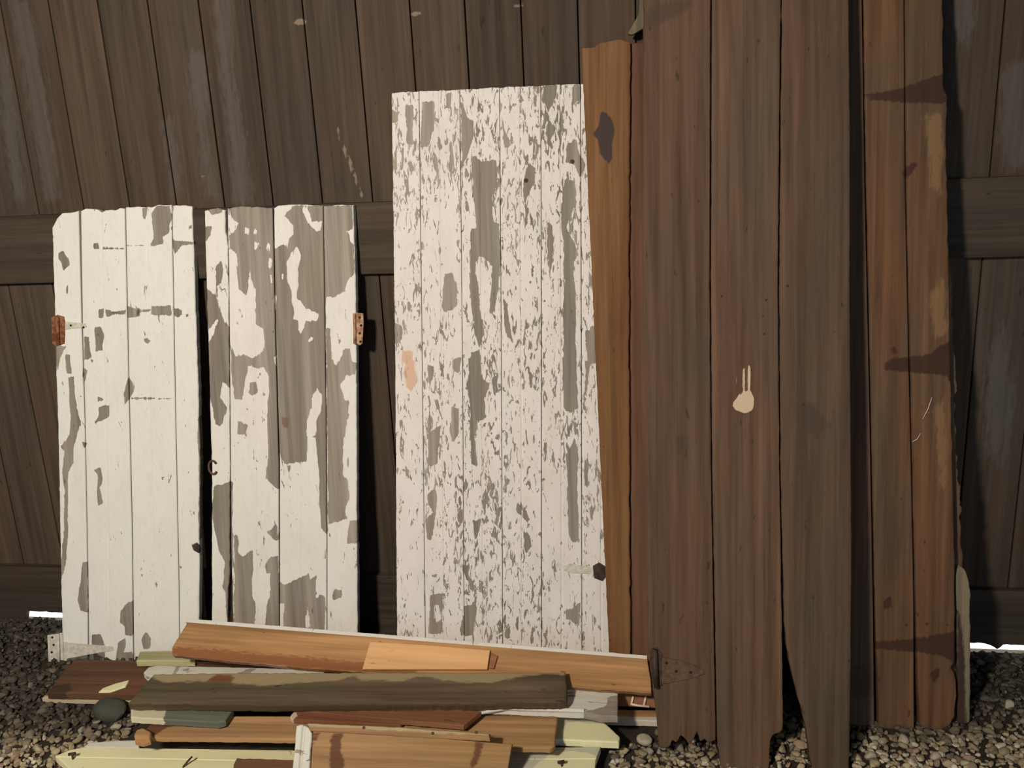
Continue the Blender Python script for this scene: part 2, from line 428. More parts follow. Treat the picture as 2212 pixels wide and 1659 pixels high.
rf = Frame((0, 2.602, 0), (1, 2.602, 0), lean=0.0)
V, Fc, A, S = slab([(-3.4, 1.245), (2.9, 1.235)], [(2.9, 1.235), (2.9, 1.452)], [(-3.4, 1.462), (2.9, 1.452)], [(-3.4, 1.245), (-3.4, 1.462)], .025, nu=60, nv=12, bev=.004, jit=(.0015, 0, .0015, 0), seed=3)
trim = mesh_obj('trim_1', V, Fc, M['rail'], None, A, S, rf.mat()); trim['kind'] = 'structure'
gl = [at_y(px, 1330, 2.60)[0] for px in (52, 135)]; gr = at_y(2093, 1400, 2.60)[0]
bz = [(-3.4, -.02), (gl[0] - .012, -.02), (gl[0], .024), (gl[0] + .012, .048), (gl[1] - .04, .045), (gl[1], .044), (gl[1] + .06, .028), (gl[1] + .07, -.02),
      (gr - .05, -.02), (gr - .04, .042), (gr + .03, .046), (gr + .07, .038), (gr + .085, .024), (gr + .1, .043), (2.9, .034)]
B = []
for k in range(len(bz) - 1):
    (x0, z0), (x1, z1) = bz[k], bz[k + 1]; n = max(int((x1 - x0) / .012), 1)
    for q in range(n):
        f = q / n; B.append((x0 + (x1 - x0) * f, z0 + (z1 - z0) * f + (RNG.normal() * .0014 if z0 > 0 else 0)))
B.append(bz[-1])
V, Fc, A, S = slab(B, [(2.9, .034), (2.9, .225)], [(-3.4, .225), (2.9, .225)], [(-3.4, -.02), (-3.4, .225)], .025, nu=len(B), nv=10, bev=.003, seed=9)
trim = mesh_obj('trim_2', V, Fc, M['rail'], None, A, S, rf.mat()); trim['kind'] = 'structure'

# ------------------------------------------------------------------ crop-to-photo helpers
def cr(x0, y0, s, *polys): return [[(x0 + a / s, y0 + b / s) for a, b in q] for q in polys]

# ------------------------------------------------------------------ white door 1 (left)
f1 = Frame(at_z(135, 1428), at_z(430, 1431), lean=7.6)
bare1 = cr(0, 380, 3.0729,
  [(1000,250),(1045,195),(1125,195),(1140,260),(1120,380),(1085,400),(1085,450),(1000,468),(985,462),(1020,420),(1010,330)],
  [(945,215),(980,205),(975,260),(960,295),(945,265)], [(1250,330),(1275,320),(1275,355),(1250,360)],
  [(615,445),(650,445),(660,485),(620,490)], [(680,468),(820,478),(820,488),(680,490)], [(840,455),(985,458),(985,466),(840,466)],
  [(1140,400),(1160,430),(1285,435),(1285,455),(1200,465),(1160,520),(1145,470)],
  [(385,510),(420,500),(450,545),(460,590),(420,630),(410,580),(385,545)], [(440,730),(455,720),(452,790),(438,780)],
  [(648,885),(690,880),(685,940),(655,950)], [(695,880),(740,900),(835,890),(835,925),(760,920),(705,935)],
  [(845,870),(925,880),(930,935),(850,940)], [(930,888),(1000,883),(1000,900),(930,905)], [(1000,865),(1130,862),(1135,925),(1000,925)],
  [(1150,870),(1210,885),(1210,925),(1180,940),(1155,930)], [(1232,920),(1250,915),(1248,935),(1234,938)],
  [(630,1010),(670,1000),(690,1060),(680,1160),(635,1165)], [(555,1060),(590,1070),(610,1210),(555,1225),(560,1130)], [(550,1270),(580,1290),(560,1370),(545,1330)],
  [(435,1190),(465,1180),(475,1310),(440,1310)], [(455,1340),(490,1330),(500,1450),(515,1560),(540,1659),(470,1659),(460,1500)],
  [(370,1130),(440,1130),(400,1200),(385,1290),(370,1200)], [(850,1335),(880,1370),(890,1430),(860,1480),(830,1520),(820,1440)],
  [(870,1470),(1150,1476),(1150,1483),(870,1483)], [(640,1460),(680,1475),(690,1490),(650,1500)], [(650,1530),(730,1520),(725,1600),(630,1640),(660,1580)],
  [(950,1080),(975,1075),(1000,1095),(975,1120),(955,1100)], [(600,1220),(630,1215),(610,1245)]) \
 + cr(0, 900, 3.0729,
  [(470,0),(520,0),(540,30),(490,200),(490,310),(455,370),(450,800),(440,950),(410,975),(420,800),(430,500),(410,370),(430,230),(405,200),(460,120)],
  [(625,350),(670,335),(685,420),(665,470),(680,580),(650,595),(645,500),(650,400)], [(545,970),(580,960),(580,1300),(535,1285),(510,1215),(530,1100)],
  [(850,1230),(885,1220),(885,1450),(830,1450),(830,1390),(795,1370),(800,1290)], [(610,1450),(670,1440),(700,1520),(700,1610),(620,1610)],
  [(775,1500),(830,1470),(835,1520),(815,1570),(880,1560),(880,1620),(770,1620)], [(940,1480),(965,1420),(1000,1470),(1000,1540),(950,1545)],
  [(1270,850),(1310,835),(1325,900),(1290,890)], [(1308,0),(1332,0),(1332,800),(1318,830),(1320,400)], [(545,170),(595,170),(560,210)],
  [(1190,985),(1212,990),(1205,1012),(1190,1008)], [(410,940),(440,960),(410,1080),(395,1010)])
stain1 = cr(0, 380, 3.0729, [(902,890),(922,885),(930,930),(905,930)]) + cr(0, 900, 3.0729, [(460,1572),(600,1550),(690,1600),(690,1630),(460,1630)], [(1275,848),(1305,842),(1310,885),(1285,880)])
d1 = thing('plank_door', f1, 'leftmost small door of cream white painted boards with mostly intact paint', 'door')
e1 = dict(nu=34, nv=260, bev=.004, m1=(bare1, ()), m2=(stain1, ()), thick=.024)
TH = .024
add_board('board', f1, M['white1'], d1, [(136, 1428), (189, 1430)], [(189, 1430), (188, 1250), (182, 920), (175, 700), (169, 455)], [(116, 482), (126, 462), (135, 454), (150, 455), (168, 453)],
          [(136, 1428), (131, 1240), (127, 1000), (121, 800), (117, 650), (113, 492)], jit=(.001, 0, .001, .0012), seed=1, **e1)
add_board('board', f1, M['white1'], d1, [(192, 1430), (287, 1431)], [(287, 1431), (284, 1150), (276, 800), (269, 451)], [(178, 450), (186, 446), (215, 447), (221, 453), (228, 449), (250, 449), (258, 444), (269, 446)],
          [(192, 1430), (190, 1250), (184, 920), (178, 700), (174, 455)], grooves=(.47,), gd=.0018, gw=.004, jit=(.001, 0, .0015, 0), seed=2, **e1)
add_board('board', f1, M['white1'], d1, [(289, 1431), (387, 1431)], [(387, 1431), (385, 1250), (377, 850), (370, 443)], [(272, 447), (300, 445), (325, 447), (340, 441), (368, 442)],
          [(289, 1431), (286, 1150), (278, 800), (271, 448)], grooves=(.45,), gd=.0018, gw=.004, jit=(.001, 0, .0015, 0), seed=3, **e1)
add_board('board', f1, M['white1'], d1, [(388.5, 1431), (428, 1431)], [(428, 1431), (430, 1250), (432, 1000), (428, 850), (420, 600), (415, 446)], [(372, 447), (380, 445), (398, 444), (414, 445)],
          [(388.5, 1431), (386.5, 1250), (378.5, 850), (371.5, 445)], jit=(.001, .001, .001, 0), seed=4, **e1)
def screws(fr, parent, pts, y0, r=3.2, m='dark', name='screw_hole'):
    for (px, py) in pts:
        plate(name, fr, M[m], parent, [(px + r * math.cos(a), py + r * math.sin(a)) for a in np.linspace(0, 2 * math.pi, 9)[:-1]], y0, .0006, .0002)
# rusty hinge half way up, painted strap marks, painted hinge at the foot
h = plate('hinge', f1, M['rust'], d1, [(112, 686), (125, 680), (139, 684), (142, 700), (140, 742), (122, 748), (114, 742)], 0, .003); h['label'] = 'rusty hinge on the left edge'
rod('hinge_pin', M['rust'], h, [(*[f1.loc(126, 684)[0]], -.007, f1.loc(126, 684)[1]), (f1.loc(129, 744)[0], -.007, f1.loc(129, 744)[1])], .0055)
plate('strap', f1, M['hinge_white'], h, [(141, 694), (186, 699), (188, 707), (141, 712)], 0, .002)
screws(f1, h, [(153, 703), (180, 707)], -.002, 2.4)
h = plate('hinge', f1, M['hinge_white'], d1, [(103, 1372), (136, 1366), (138, 1432), (106, 1437)], -.001, .003); h['label'] = 'cream painted strap hinge at the foot'
plate('strap', f1, M['hinge_white'], h, [(138, 1386), (170, 1390), (244, 1396), (246, 1405), (200, 1412), (138, 1424)], 0, .0025)
rod('hinge_pin', M['hinge_white'], h, [(f1.loc(128, 1367)[0], -.008, f1.loc(128, 1367)[1]), (f1.loc(131, 1436)[0], -.008, f1.loc(131, 1436)[1])], .005)
screws(f1, h, [(113, 1377), (116, 1393), (112, 1409), (117, 1424)], -.004, 2.6)
k = plate('latch_stub', f1, M['iron'], d1, [(416, 1178), (426, 1172), (433, 1180), (431, 1194), (420, 1188)], 0, .006)

# ------------------------------------------------------------------ white door 2
f2 = Frame(at_z(456, 1429), at_z(772, 1440), lean=6.6)
bare2 = cr(400, 400, 3.0729,
  [(150,160),(250,140),(250,180),(180,200),(150,170)], [(130,270),(180,270),(170,340),(125,380)], [(210,530),(240,500),(260,560),(240,650),(205,670),(205,600)],
  [(145,690),(200,730),(230,830),(290,960),(300,1050),(292,1340),(250,1300),(235,1410),(280,1480),(240,1590),(200,1590),(180,1480),(155,1380),(140,1250),(140,1050),(140,850)],
  [(290,135),(592,135),(596,720),(605,1120),(615,1260),(555,1270),(520,1210),(490,1220),(420,1190),(400,1300),(380,1430),(330,1420),(310,1300),(300,1060),(330,1140),(390,1120),(430,1150),(480,1140),(525,1080),(520,960),(470,920),(470,690),(430,640),(400,730),(355,690),(345,450),(290,430)],
  [(555,1260),(625,1240),(625,1670),(545,1670),(550,1400)], [(430,1310),(465,1300),(485,1370),(450,1400),(420,1380)], [(350,1560),(415,1590),(405,1650),(350,1655)],
  [(590,135),(925,135),(935,800),(940,1670),(590,1670)],
  [(920,135),(1110,135),(1112,290),(1070,300),(1100,380),(1125,390),(1125,590),(1090,620),(1050,710),(1000,745),(925,740)],
  [(940,970),(965,1000),(975,1160),(1000,1210),(1060,1080),(1090,1090),(1110,1170),(1135,1180),(1130,1260),(1070,1260),(1035,1330),(1060,1420),(1085,1440),(1060,1670),(940,1670)],
  [(925,940),(965,950),(960,1200),(930,1200)], [(355,820),(375,820),(385,880),(370,885)], [(1010,1020),(1030,1030),(1020,1060)], [(520,1380),(535,1385),(525,1405)]) \
 + cr(400, 900, 3.0729,
  [(545,-20),(815,-20),(805,300),(660,315),(625,240),(620,480),(600,470),(530,410),(550,300)], [(870,-20),(942,-20),(942,780),(900,740),(890,560),(890,400),(870,250)],
  [(940,-20),(1090,-20),(1045,130),(1045,380),(1080,420),(1090,540),(1060,620),(1075,680),(950,715)], [(1095,690),(1145,690),(1145,840),(1070,850),(1080,760)],
  [(215,0),(255,0),(230,60)], [(190,460),(320,430),(330,410),(315,500),(318,960),(320,1350),(275,1340),(265,1180),(250,1130),(265,970),(230,900),(190,750),(175,600)],
  [(345,30),(370,50),(415,55),(405,120),(350,120)], [(325,790),(350,780),(355,900),(380,930),(450,885),(445,1190),(465,1240),(465,1400),(320,1400)],
  [(545,770),(610,700),(620,820),(590,825)], [(525,990),(570,930),(620,920),(628,1400),(530,1400),(540,1240),(560,1200),(565,1040),(540,1040)],
  [(625,1090),(660,1115),(820,1040),(830,1080),(875,1050),(865,1160),(932,1200),(932,1430),(625,1430)],
  [(975,1180),(1000,1145),(1030,1150),(1045,1130),(1040,1205),(980,1215)], [(920,880),(935,880),(935,950),(918,945)])
paint2 = cr(400, 400, 3.0729,
  [(155,960),(215,885),(220,900),(165,1030),(155,1050)], [(290,150),(310,220),(360,250),(340,290),(295,330),(290,300)], [(395,280),(430,290),(425,335),(400,325)],
  [(460,290),(480,300),(470,330),(455,320)], [(460,375),(485,385),(475,430),(455,425)], [(540,370),(570,400),(560,450),(540,420)], [(555,480),(575,500),(570,570),(555,550)],
  [(430,560),(440,630),(470,700),(440,720),(410,640)], [(590,130),(720,135),(660,200),(720,270),(720,330),(690,350),(680,420),(660,390),(595,415)],
  [(775,150),(810,150),(840,240),(905,240),(900,310),(860,300),(820,250)],
  [(700,450),(740,410),(770,460),(750,560),(745,750),(800,810),(885,860),(870,900),(800,900),(770,990),(750,960),(745,900),(720,890),(710,700),(680,650),(680,520)],
  [(875,1350),(910,1390),(905,1500),(870,1560),(870,1670),(805,1670),(810,1560),(840,1480),(845,1400)], [(640,590),(655,590),(650,630),(640,625)],
  [(590,740),(605,730),(605,830),(592,830)], [(590,1140),(608,1130),(600,1200)], [(820,1030),(850,1005),(845,1030),(825,1038)], [(560,600),(575,590),(578,650),(565,650)], [(597,235),(597,250),(600,250)]) \
 + cr(400, 900, 3.0729, [(800,1330),(815,1260),(832,1400),(800,1400)], [(625,1240),(658,1240),(650,1400),(625,1400)], [(470,1200),(560,1200),(535,1260),(530,1400),(470,1400)], [(868,1185),(890,1180),(880,1200),(870,1198)])
stain2 = cr(400, 900, 3.0729, [(640,0),(690,0),(685,70),(660,75),(640,50)], [(285,1050),(320,1050),(320,1430),(285,1430)])
d2 = thing('plank_door', f2, 'small door with half its cream paint worn off to grey wood, second from left', 'door')
e2 = dict(nu=34, nv=260, bev=.004, m1=(bare2, paint2), m2=(stain2, ()), thick=.024)
add_board('board', f2, M['white2'], d2, [(457, 1429), (489, 1430)], [(489, 1430), (490, 1330), (495, 1240), (496, 1000), (492, 560), (490, 512), (486, 500), (486, 453)], [(441, 453), (455, 449), (470, 446), (486, 450)],
          [(457, 1429), (457, 1000), (452, 850), (447, 650), (441, 455)], jit=(.001, .001, .0015, .001), seed=11, **e2)
add_board('board', f2, M['white2'], d2, [(503, 1431), (602, 1434)], [(602, 1434), (601, 1000), (593, 700), (588, 450)], [(492, 448), (510, 446), (540, 444), (570, 446), (588, 449)],
          [(503, 1431), (502, 1330), (499, 1180), (498, 1000), (494, 560), (492, 512), (491, 450)], grooves=(.52,), gd=.002, gw=.004, jit=(.001, 0, .0015, 0), seed=12, **e2)
add_board('board', f2, M['white2'], d2, [(604, 1434), (705, 1438)], [(705, 1438), (705, 1100), (702, 800), (697, 444)], [(591, 450), (600, 444), (630, 442), (670, 443), (697, 445)],
          [(604, 1434), (604, 1000), (595, 700), (591, 450)], grooves=(.48,), gd=.002, gw=.004, jit=(.001, 0, .001, 0), seed=13, **e2)
add_board('board', f2, M['white2'], d2, [(706.5, 1438), (772, 1440)], [(772, 1440), (772, 1380), (770, 900), (768, 600), (763, 443)], [(698.5, 445), (720, 443), (763, 443)],
          [(706.5, 1438), (706.5, 1100), (703.5, 800), (698.5, 445)], grooves=(.5,), gd=.0015, gw=.004, jit=(.001, .001, .001, 0), seed=14, **e2)
h = plate('hinge', f2, M['rust_pale'], d2, [(764, 679), (770, 675), (785, 677), (786, 700), (783, 742), (778, 746), (766, 740)], -.001, .003); h['label'] = 'rusty hinge leaf with paint remains on the right edge'
rod('hinge_pin', M['rust_pale'], h, [(f2.loc(767, 677)[0], -.007, f2.loc(767, 677)[1]), (f2.loc(768, 742)[0], -.007, f2.loc(768, 742)[1])], .0045)
screws(f2, h, [(777, 686), (780, 703), (777, 720), (779, 738)], -.004, 3.0)
c_ = f2.loc(461, 1009)
rod('ring_pull', M['iron_brown'], d2, [(c_[0] + .014 * math.cos(a), -.004, c_[1] + .022 * math.sin(a)) for a in np.linspace(.6, 5.6, 18)], .0035)

# ------------------------------------------------------------------ white door 3 (tall, flaking)
f3 = Frame((-0.80, 2.325, 0), (0.0, 2.325, 0), lean=8.8)
bare3 = cr(820, 150, 2.633,
  [(150,200),(190,210),(190,430),(160,430)], [(240,180),(310,185),(310,340),(280,440),(235,440)], [(380,130),(410,130),(405,230),(375,215)],
  [(465,190),(500,270),(530,300),(535,370),(510,470),(470,560),(460,400)],
  [(520,480),(580,520),(660,520),(670,600),(660,680),(640,720),(645,860),(680,880),(690,1000),(680,1250),(660,1380),(635,1380),(640,1120),(570,1060),(545,1100),(550,1200),(580,1380),(600,1500),(570,1590),(540,1500),(510,1200),(515,900),(550,900),(530,700),(520,600)],
  [(690,230),(705,330),(740,390),(740,440),(710,450),(700,360)], [(825,600),(850,540),(885,560),(880,640),(825,760),(815,680)],
  [(930,90),(1010,90),(1000,160),(960,240),(930,180)], [(945,320),(970,290),(1000,340),(970,400),(990,460),(960,430)], [(1095,90),(1150,85),(1150,170),(1100,200)],
  [(1060,430),(1120,400),(1130,480),(1175,540),(1140,610),(1110,540),(1060,530)],
  [(1050,620),(1110,630),(1115,760),(1060,900),(1100,980),(1130,1050),(1100,1100),(1120,1280),(1120,1670),(1050,1670),(1045,1300),(1050,1000),(1030,880)],
  [(85,1440),(130,1470),(130,1540),(85,1560)], [(55,240),(110,240),(100,300),(55,300)], [(370,1160),(410,1160),(440,1240),(440,1340),(380,1380),(350,1370)],
  [(700,1260),(720,1340),(760,1560),(720,1510),(700,1400)], [(950,870),(990,880),(990,1010),(970,1200),(950,1060)], [(1170,1480),(1230,1490),(1230,1670),(1180,1670)],
  [(520,1610),(570,1590),(570,1670),(520,1670)], [(400,400),(420,430),(415,620),(390,560)], [(300,450),(330,500),(335,610),(310,560)]) \
 + cr(820, 780, 2.5135,
  [(480,-15),(545,-15),(550,80),(600,120),(570,210),(580,310),(530,330),(520,420),(530,570),(500,560),(490,250),(480,180)], [(995,-15),(1070,-15),(1080,250),(1040,280),(1000,260)],
  [(390,240),(430,260),(435,400),(400,440),(385,380),(390,300)], [(260,400),(340,340),(330,420),(310,560),(270,570)],
  [(1010,510),(1060,420),(1080,520),(1070,640),(1080,820),(1075,980),(1040,980),(1020,880),(1020,640)], [(1110,520),(1130,560),(1135,700),(1115,680)],
  [(260,720),(300,680),(315,740),(310,830),(280,970),(255,970),(250,860),(290,820),(265,780)], [(740,770),(770,780),(770,840),(740,820)], [(780,790),(820,860),(800,880),(780,850)],
  [(785,920),(825,950),(825,1010),(800,1050),(780,1030)], [(275,1270),(345,1260),(345,1480),(265,1480)], [(460,1100),(490,1110),(480,1160),(510,1200),(510,1260),(480,1200),(455,1160)],
  [(455,1330),(530,1320),(515,1490),(440,1490)], [(1000,1350),(1050,1340),(1090,1310),(1080,1440),(1050,1420),(1010,1400)], [(410,650),(425,640),(420,690),(405,700)],
  [(680,1460),(705,1440),(705,1510),(675,1500)], [(740,1400),(760,1360),(755,1470),(740,1460)], [(420,830),(445,810),(445,880),(425,870)], [(510,870),(550,860),(540,910),(520,970)],
  [(890,440),(910,440),(910,540),(895,550)], [(260,20),(300,30),(290,90),(265,160)], [(390,-15),(440,-15),(435,60),(400,50)], [(1115,-15),(1145,10),(1130,180),(1110,180)],
  [(620,490),(650,488),(648,508),(625,512)], [(1160,1380),(1175,1400),(1165,1440)])
paint3 = cr(820, 780, 2.5135, [(300,1330),(325,1320),(325,1400),(305,1440)])
rust3 = cr(820, 780, 2.5135, [(140,-10),(195,-5),(195,60),(205,110),(170,165),(145,140),(130,70)]) + cr(820, 150, 2.633, [(130,1600),(190,1600),(192,1670),(130,1670)])
d3 = thing('plank_door', f3, 'tall white door thick with flaking paint, leaning left of the orange plank', 'door')
def on3(q): return q
tops = [845, 905, 993, 1079, 1168, 1254, 1340]; topy = [200, 197, 193, 189, 185, 181, 177]
mids = [853, 912, 999, 1083, 1170, 1256, 1342]; bots = [857, 919, 1003, 1086, 1170, 1257, 1341]
FB = [f3.loc(b, 1400)[0] for b in bots]
e3 = dict(nu=30, nv=300, bev=.0022, thick=.024)
def loc_poly(fr, qs): return [[fr.loc(*p) for p in q] for q in qs]
b3, p3, r3 = loc_poly(f3, bare3), loc_poly(f3, paint3), loc_poly(f3, rust3)
for i in range(6):
    g = .7
    pL = lambda k: [f3.loc(bots[k], 1400), f3.loc(mids[k], 780), f3.loc(tops[k], topy[k])]
    L_, R_ = pL(i), pL(i + 1)
    L_ = [(L_[0][0] + (L_[0][0] - L_[1][0]) * .12, .0)] + L_; R_ = [(R_[0][0] + (R_[0][0] - R_[1][0]) * .12, .0)] + R_
    L_ = [(a + .0008, b) for a, b in L_]; R_ = [(a - .0008, b) for a, b in R_]
    V, Fc, A, S = slab([L_[0], R_[0]], R_, [L_[-1], R_[-1]], L_, m1=(b3, p3), m2=(r3, ()), grooves=((.5,) if i else ()), gd=.0022, gw=.0035, jit=(0, 0, .0015, .0008 if i == 0 else 0), seed=20 + i, **e3)
    mesh_obj('board', V, Fc, M['white3'], d3, A, S)
k = plate('latch', f3, M['iron'], d3, [(1281, 1222), (1294, 1215), (1306, 1222), (1308, 1240), (1300, 1252), (1284, 1246)], 0, .012)
k['label'] = 'dark iron latch at the right edge'
plate('latch_bar', f3, M['hinge_white'], k, [(1214, 1222), (1232, 1217), (1283, 1226), (1283, 1240), (1235, 1238), (1218, 1232)], 0, .002)
screws(f3, d3, [(1236, 349), (1136, 390)], -.0005, 5, 'iron', 'nail_head')

# ------------------------------------------------------------------ orange plank and dark strip beside it
fs = Frame((-0.20, 2.262, 0), (0.3, 2.262, 0), lean=8.4)
knot = cr(1230, 0, 3.3175, [(165,960),(210,900),(225,800),(270,810),(310,860),(325,960),(300,1030),(310,1140),(280,1170),(215,1110),(200,1000)])
def vboard(fr, xs, ztop_px, m, name, label, cat, thick, **k):
    o = None
    c = lambda q: [fr.loc(*p) for p in q]
    return o
def vert_slab(fr, left, right, top, bottom_z=None, bottom=None, **k):
    """px polylines listed bottom>top for sides, left>right for top; sides run on straight to local z = bottom_z"""
    L_, R_ = [fr.loc(*p) for p in left], [fr.loc(*p) for p in right]
    if bottom_z is not None:
        for q in (L_, R_):
            (x0, z0), (x1, z1) = q[0], q[1]; q.insert(0, (x0 + (x0 - x1) * (z0 - bottom_z) / (z1 - z0), bottom_z))
        B_ = [L_[0], R_[0]]
    else: B_ = [fr.loc(*p) for p in bottom]
    T_ = [fr.loc(*p) for p in top] if top is not None else [L_[-1], R_[-1]]
    m1 = k.pop('m1', ((), ())); m2 = k.pop('m2', ((), ()))
    return slab(B_, R_, T_, L_, m1=(loc_poly(fr, m1[0]), loc_poly(fr, m1[1])), m2=(loc_poly(fr, m2[0]), loc_poly(fr, m2[1])), **k)
def single(name, fr, m, label, cat, V, Fc, A, S, group=None):
    o = mesh_obj(name, V, Fc, m, None, A, S, fr.mat()); return tag(o, label, cat, group)

single('plank', fs, M['orange'], 'tall orange brown plank with a dark oval knot near its top', 'plank',
       *vert_slab(fs, [(1316, 1420), (1283, 700), (1256, 103)], [(1362, 1420), (1360, 900), (1359, 600), (1362, 90)],
                  [(1256, 103), (1262, 102), (1285, 98), (1292, 88), (1315, 83), (1340, 76), (1362, 80)], bottom_z=0.0, thick=.012, nu=34, nv=260, bev=.004, m2=(knot, ()), jit=(0, .0015, .001, .001), seed=31, warp=.002))
fs2 = Frame((-0.20, 2.280, 0), (0.3, 2.280, 0), lean=8.4)
single('plank', fs2, M['orange_dark'], 'narrow dark reddish plank set between the orange plank and the big brown door', 'plank',
       *vert_slab(fs2, [(1364, 1420), (1361, 900), (1360, 600), (1358, 95)], [(1420, 1420), (1415, 900), (1412, 600), (1410, 90)],
                  [(1358, 82), (1385, 88), (1410, 95)], bottom_z=0.0, thick=.02, nu=10, nv=120, bev=.005, jit=(0, .001, .002, .001), seed=33))
# small wedge of wood behind the top of the plank
fw = Frame((-0.2, 2.575, 0), (0.3, 2.575, 0), lean=0.0)
single('wood_wedge', fw, M['grey_post'], 'small greenish wedge of wood above the orange plank', 'scrap wood',
       *slab(*[[fw.loc(*p) for p in q] for q in ([(1356, 73), (1366, 76), (1392, 60)], [(1392, 60), (1392, -120)], [(1372, -120), (1392, -120)], [(1356, 73), (1380, 30), (1382, -10), (1372, -120)])], .02, nu=6, nv=30, bev=.002, seed=35))

# ------------------------------------------------------------------ big brown door (three wide boards)
fr1 = Frame((0.0, 2.015, 0), (0.5, 2.015, 0), lean=11.6)
gouge = cr(1230, 450, 1.952, [(685,825),(710,795),(702,715),(708,715),(714,792),(727,782),(728,670),(737,668),(738,777),(751,768),(752,665),(764,658),(762,765),(778,800),(775,850),(740,865),(700,850)])
drk = [[(1392, 30), (1440, 0), (1500, 5), (1470, 30), (1430, 50), (1392, 62)], [(1725, 868), (1760, 872), (1790, 920), (1770, 950), (1735, 930)], [(1462, 945), (1480, 940), (1490, 975), (1465, 985)],
       [(1790, 60), (1802, 20), (1812, 30), (1798, 55)]]
dR = thing('plank_door', fr1, 'big brown door of three wide bare boards with rotted ends, reaching above the frame', 'door')
def big(left, right, bottom, seed, **k):
    V, Fc, A, S = vert_slab(fr1, left, right, None, bottom=bottom, thick=.03, nu=26, nv=220, bev=.003, m1=(gouge, ()), m2=(drk, ()), seed=seed, warp=.0015, **k)
    mesh_obj('board', V, Fc, M['brown'], dR, A, S)
big([(1424, 1612), (1412, 1500), (1403, 1440), (1397, 1200), (1390, 700), (1388, 400), (1389, 0), (1391, -260)],
    [(1546, 1600), (1543, 1400), (1536, 1000), (1533, 600), (1535, 0), (1537, -260)],
    [(1424, 1612), (1436, 1618), (1447, 1614), (1452, 1598), (1462, 1606), (1470, 1588), (1480, 1596), (1490, 1610), (1500, 1592), (1506, 1580), (1513, 1604), (1522, 1596), (1530, 1606), (1546, 1600)], 41, jit=(.002, .0006, 0, .0012))
big([(1558, 1672), (1556, 1640), (1549, 1600), (1546, 1400), (1538.5, 1000), (1536, 600), (1538, 0), (1540, -260)],
    [(1660, 1672), (1664, 1600), (1672, 1586), (1690, 1582), (1692, 1560), (1690, 1400), (1684, 1000), (1681, 600), (1687, 0), (1689, -260)],
    [(1558, 1672), (1600, 1674), (1630, 1670), (1660, 1672)], 42, jit=(.002, .0008, 0, .0006))
big([(1757, 1676), (1750, 1640), (1742, 1580), (1728, 1520), (1712, 1460), (1700, 1400), (1694, 1340), (1687, 1000), (1684, 600), (1690, 0), (1692, -260)],
    [(1834, 1676), (1837, 1500), (1840, 1200), (1838, 900), (1836, 600), (1837, 300), (1834, 0), (1832, -260)],
    [(1757, 1676), (1790, 1674), (1834, 1676)], 43, jit=(.001, .0006, 0, .0012))
h = plate('hinge', fr1, M['iron'], dR, [(1403, 1402), (1420, 1398), (1430, 1412), (1430, 1480), (1416, 1484), (1407, 1470)], 0, .004); h['label'] = 'dark iron strap hinge near the foot'
plate('strap', fr1, M['iron_brown'], h, [(1430, 1420), (1462, 1424), (1500, 1436), (1519, 1447), (1521, 1455), (1490, 1466), (1430, 1477)], 0, .004)
rod('hinge_pin', M['iron'], h, [(f_x[0], -.010, f_x[1]) for f_x in (fr1.loc(1414, 1400), fr1.loc(1418, 1482))], .007)
screws(fr1, h, [(1461, 1450), (1492, 1452), (1440, 1432)], -.004, 3.4)
screws(fr1, dR, [(1506, 632), (1559, 640), (1655, 648), (1648, 683), (1651, 722), (1510, 718), (1427, 733), (1701, 618), (1433, 630), (1736, 873)], 0, 2.8, 'iron', 'nail_head')

# ------------------------------------------------------------------ brown door at right (three boards with hinge marks)
ft = Frame((0.5, 2.215, 0), (0.9, 2.222, 0), lean=8.6)
ghost = [[(1869, 206), (1905, 198), (1950, 190), (1985, 176), (2042, 158), (2046, 224), (1960, 222), (1880, 216)],
         [(1908, 790), (1925, 775), (2010, 765), (2030, 745), (2060, 735), (2062, 835), (2040, 810), (1915, 800)],
         [(1885, 1388), (1975, 1380), (2066, 1362), (2068, 1432), (2030, 1415), (1985, 1410), (1890, 1402)],
         [(1948, 375), (1965, 352), (1985, 350), (1972, 372), (1955, 385)], [(1924, 752), (1934, 748), (1936, 760), (1926, 762)],
         [(1906, 1300), (1924, 1288), (1926, 1315), (1910, 1318)], [(1838, 1440), (1880, 1440), (1890, 1500), (1838, 1510)], [(2005, 1455), (2032, 1440), (2028, 1462), (2020, 1475)]]
pale = [[(1995, 250), (2030, 245), (2036, 330), (2030, 420), (2010, 400), (2005, 300)], [(2020, 880), (2040, 860), (2045, 1040), (2030, 1060)], [(2005, 640), (2040, 600), (2044, 720), (2020, 730)]]
dT = thing('plank_door', ft, 'narrow brown door at right with dark tapered hinge marks across its boards', 'door')
def tb(left, right, bottom, seed, mk='brown_right', **k):
    V, Fc, A, S = vert_slab(ft, left, right, None, bottom=bottom, thick=.028, nu=22, nv=200, m1=(pale, ()), m2=(ghost, ()), seed=seed, **k)
    mesh_obj('board', V, Fc, M[mk], dT, A, S)
tb([(1760, 1570), (1755, 1000), (1750, 400), (1745, -230)], [(1889, 1574), (1886, 1300), (1877, 800), (1868, 400), (1862, 0), (1860, -230)],
   [(1760, 1570), (1889, 1574)], 51, 'brown', bev=.003)
tb([(1899, 1576), (1891, 1300), (1881, 800), (1872, 400), (1866, 0), (1864, -230)], [(1976, 1577), (1975, 1300), (1969, 1000), (1962, 700), (1956, 400), (1953, 0), (1952, -230)],
   [(1899, 1576), (1976, 1577)], 52, bev=.004, jit=(.001, 0, 0, .0008), warp=.002)
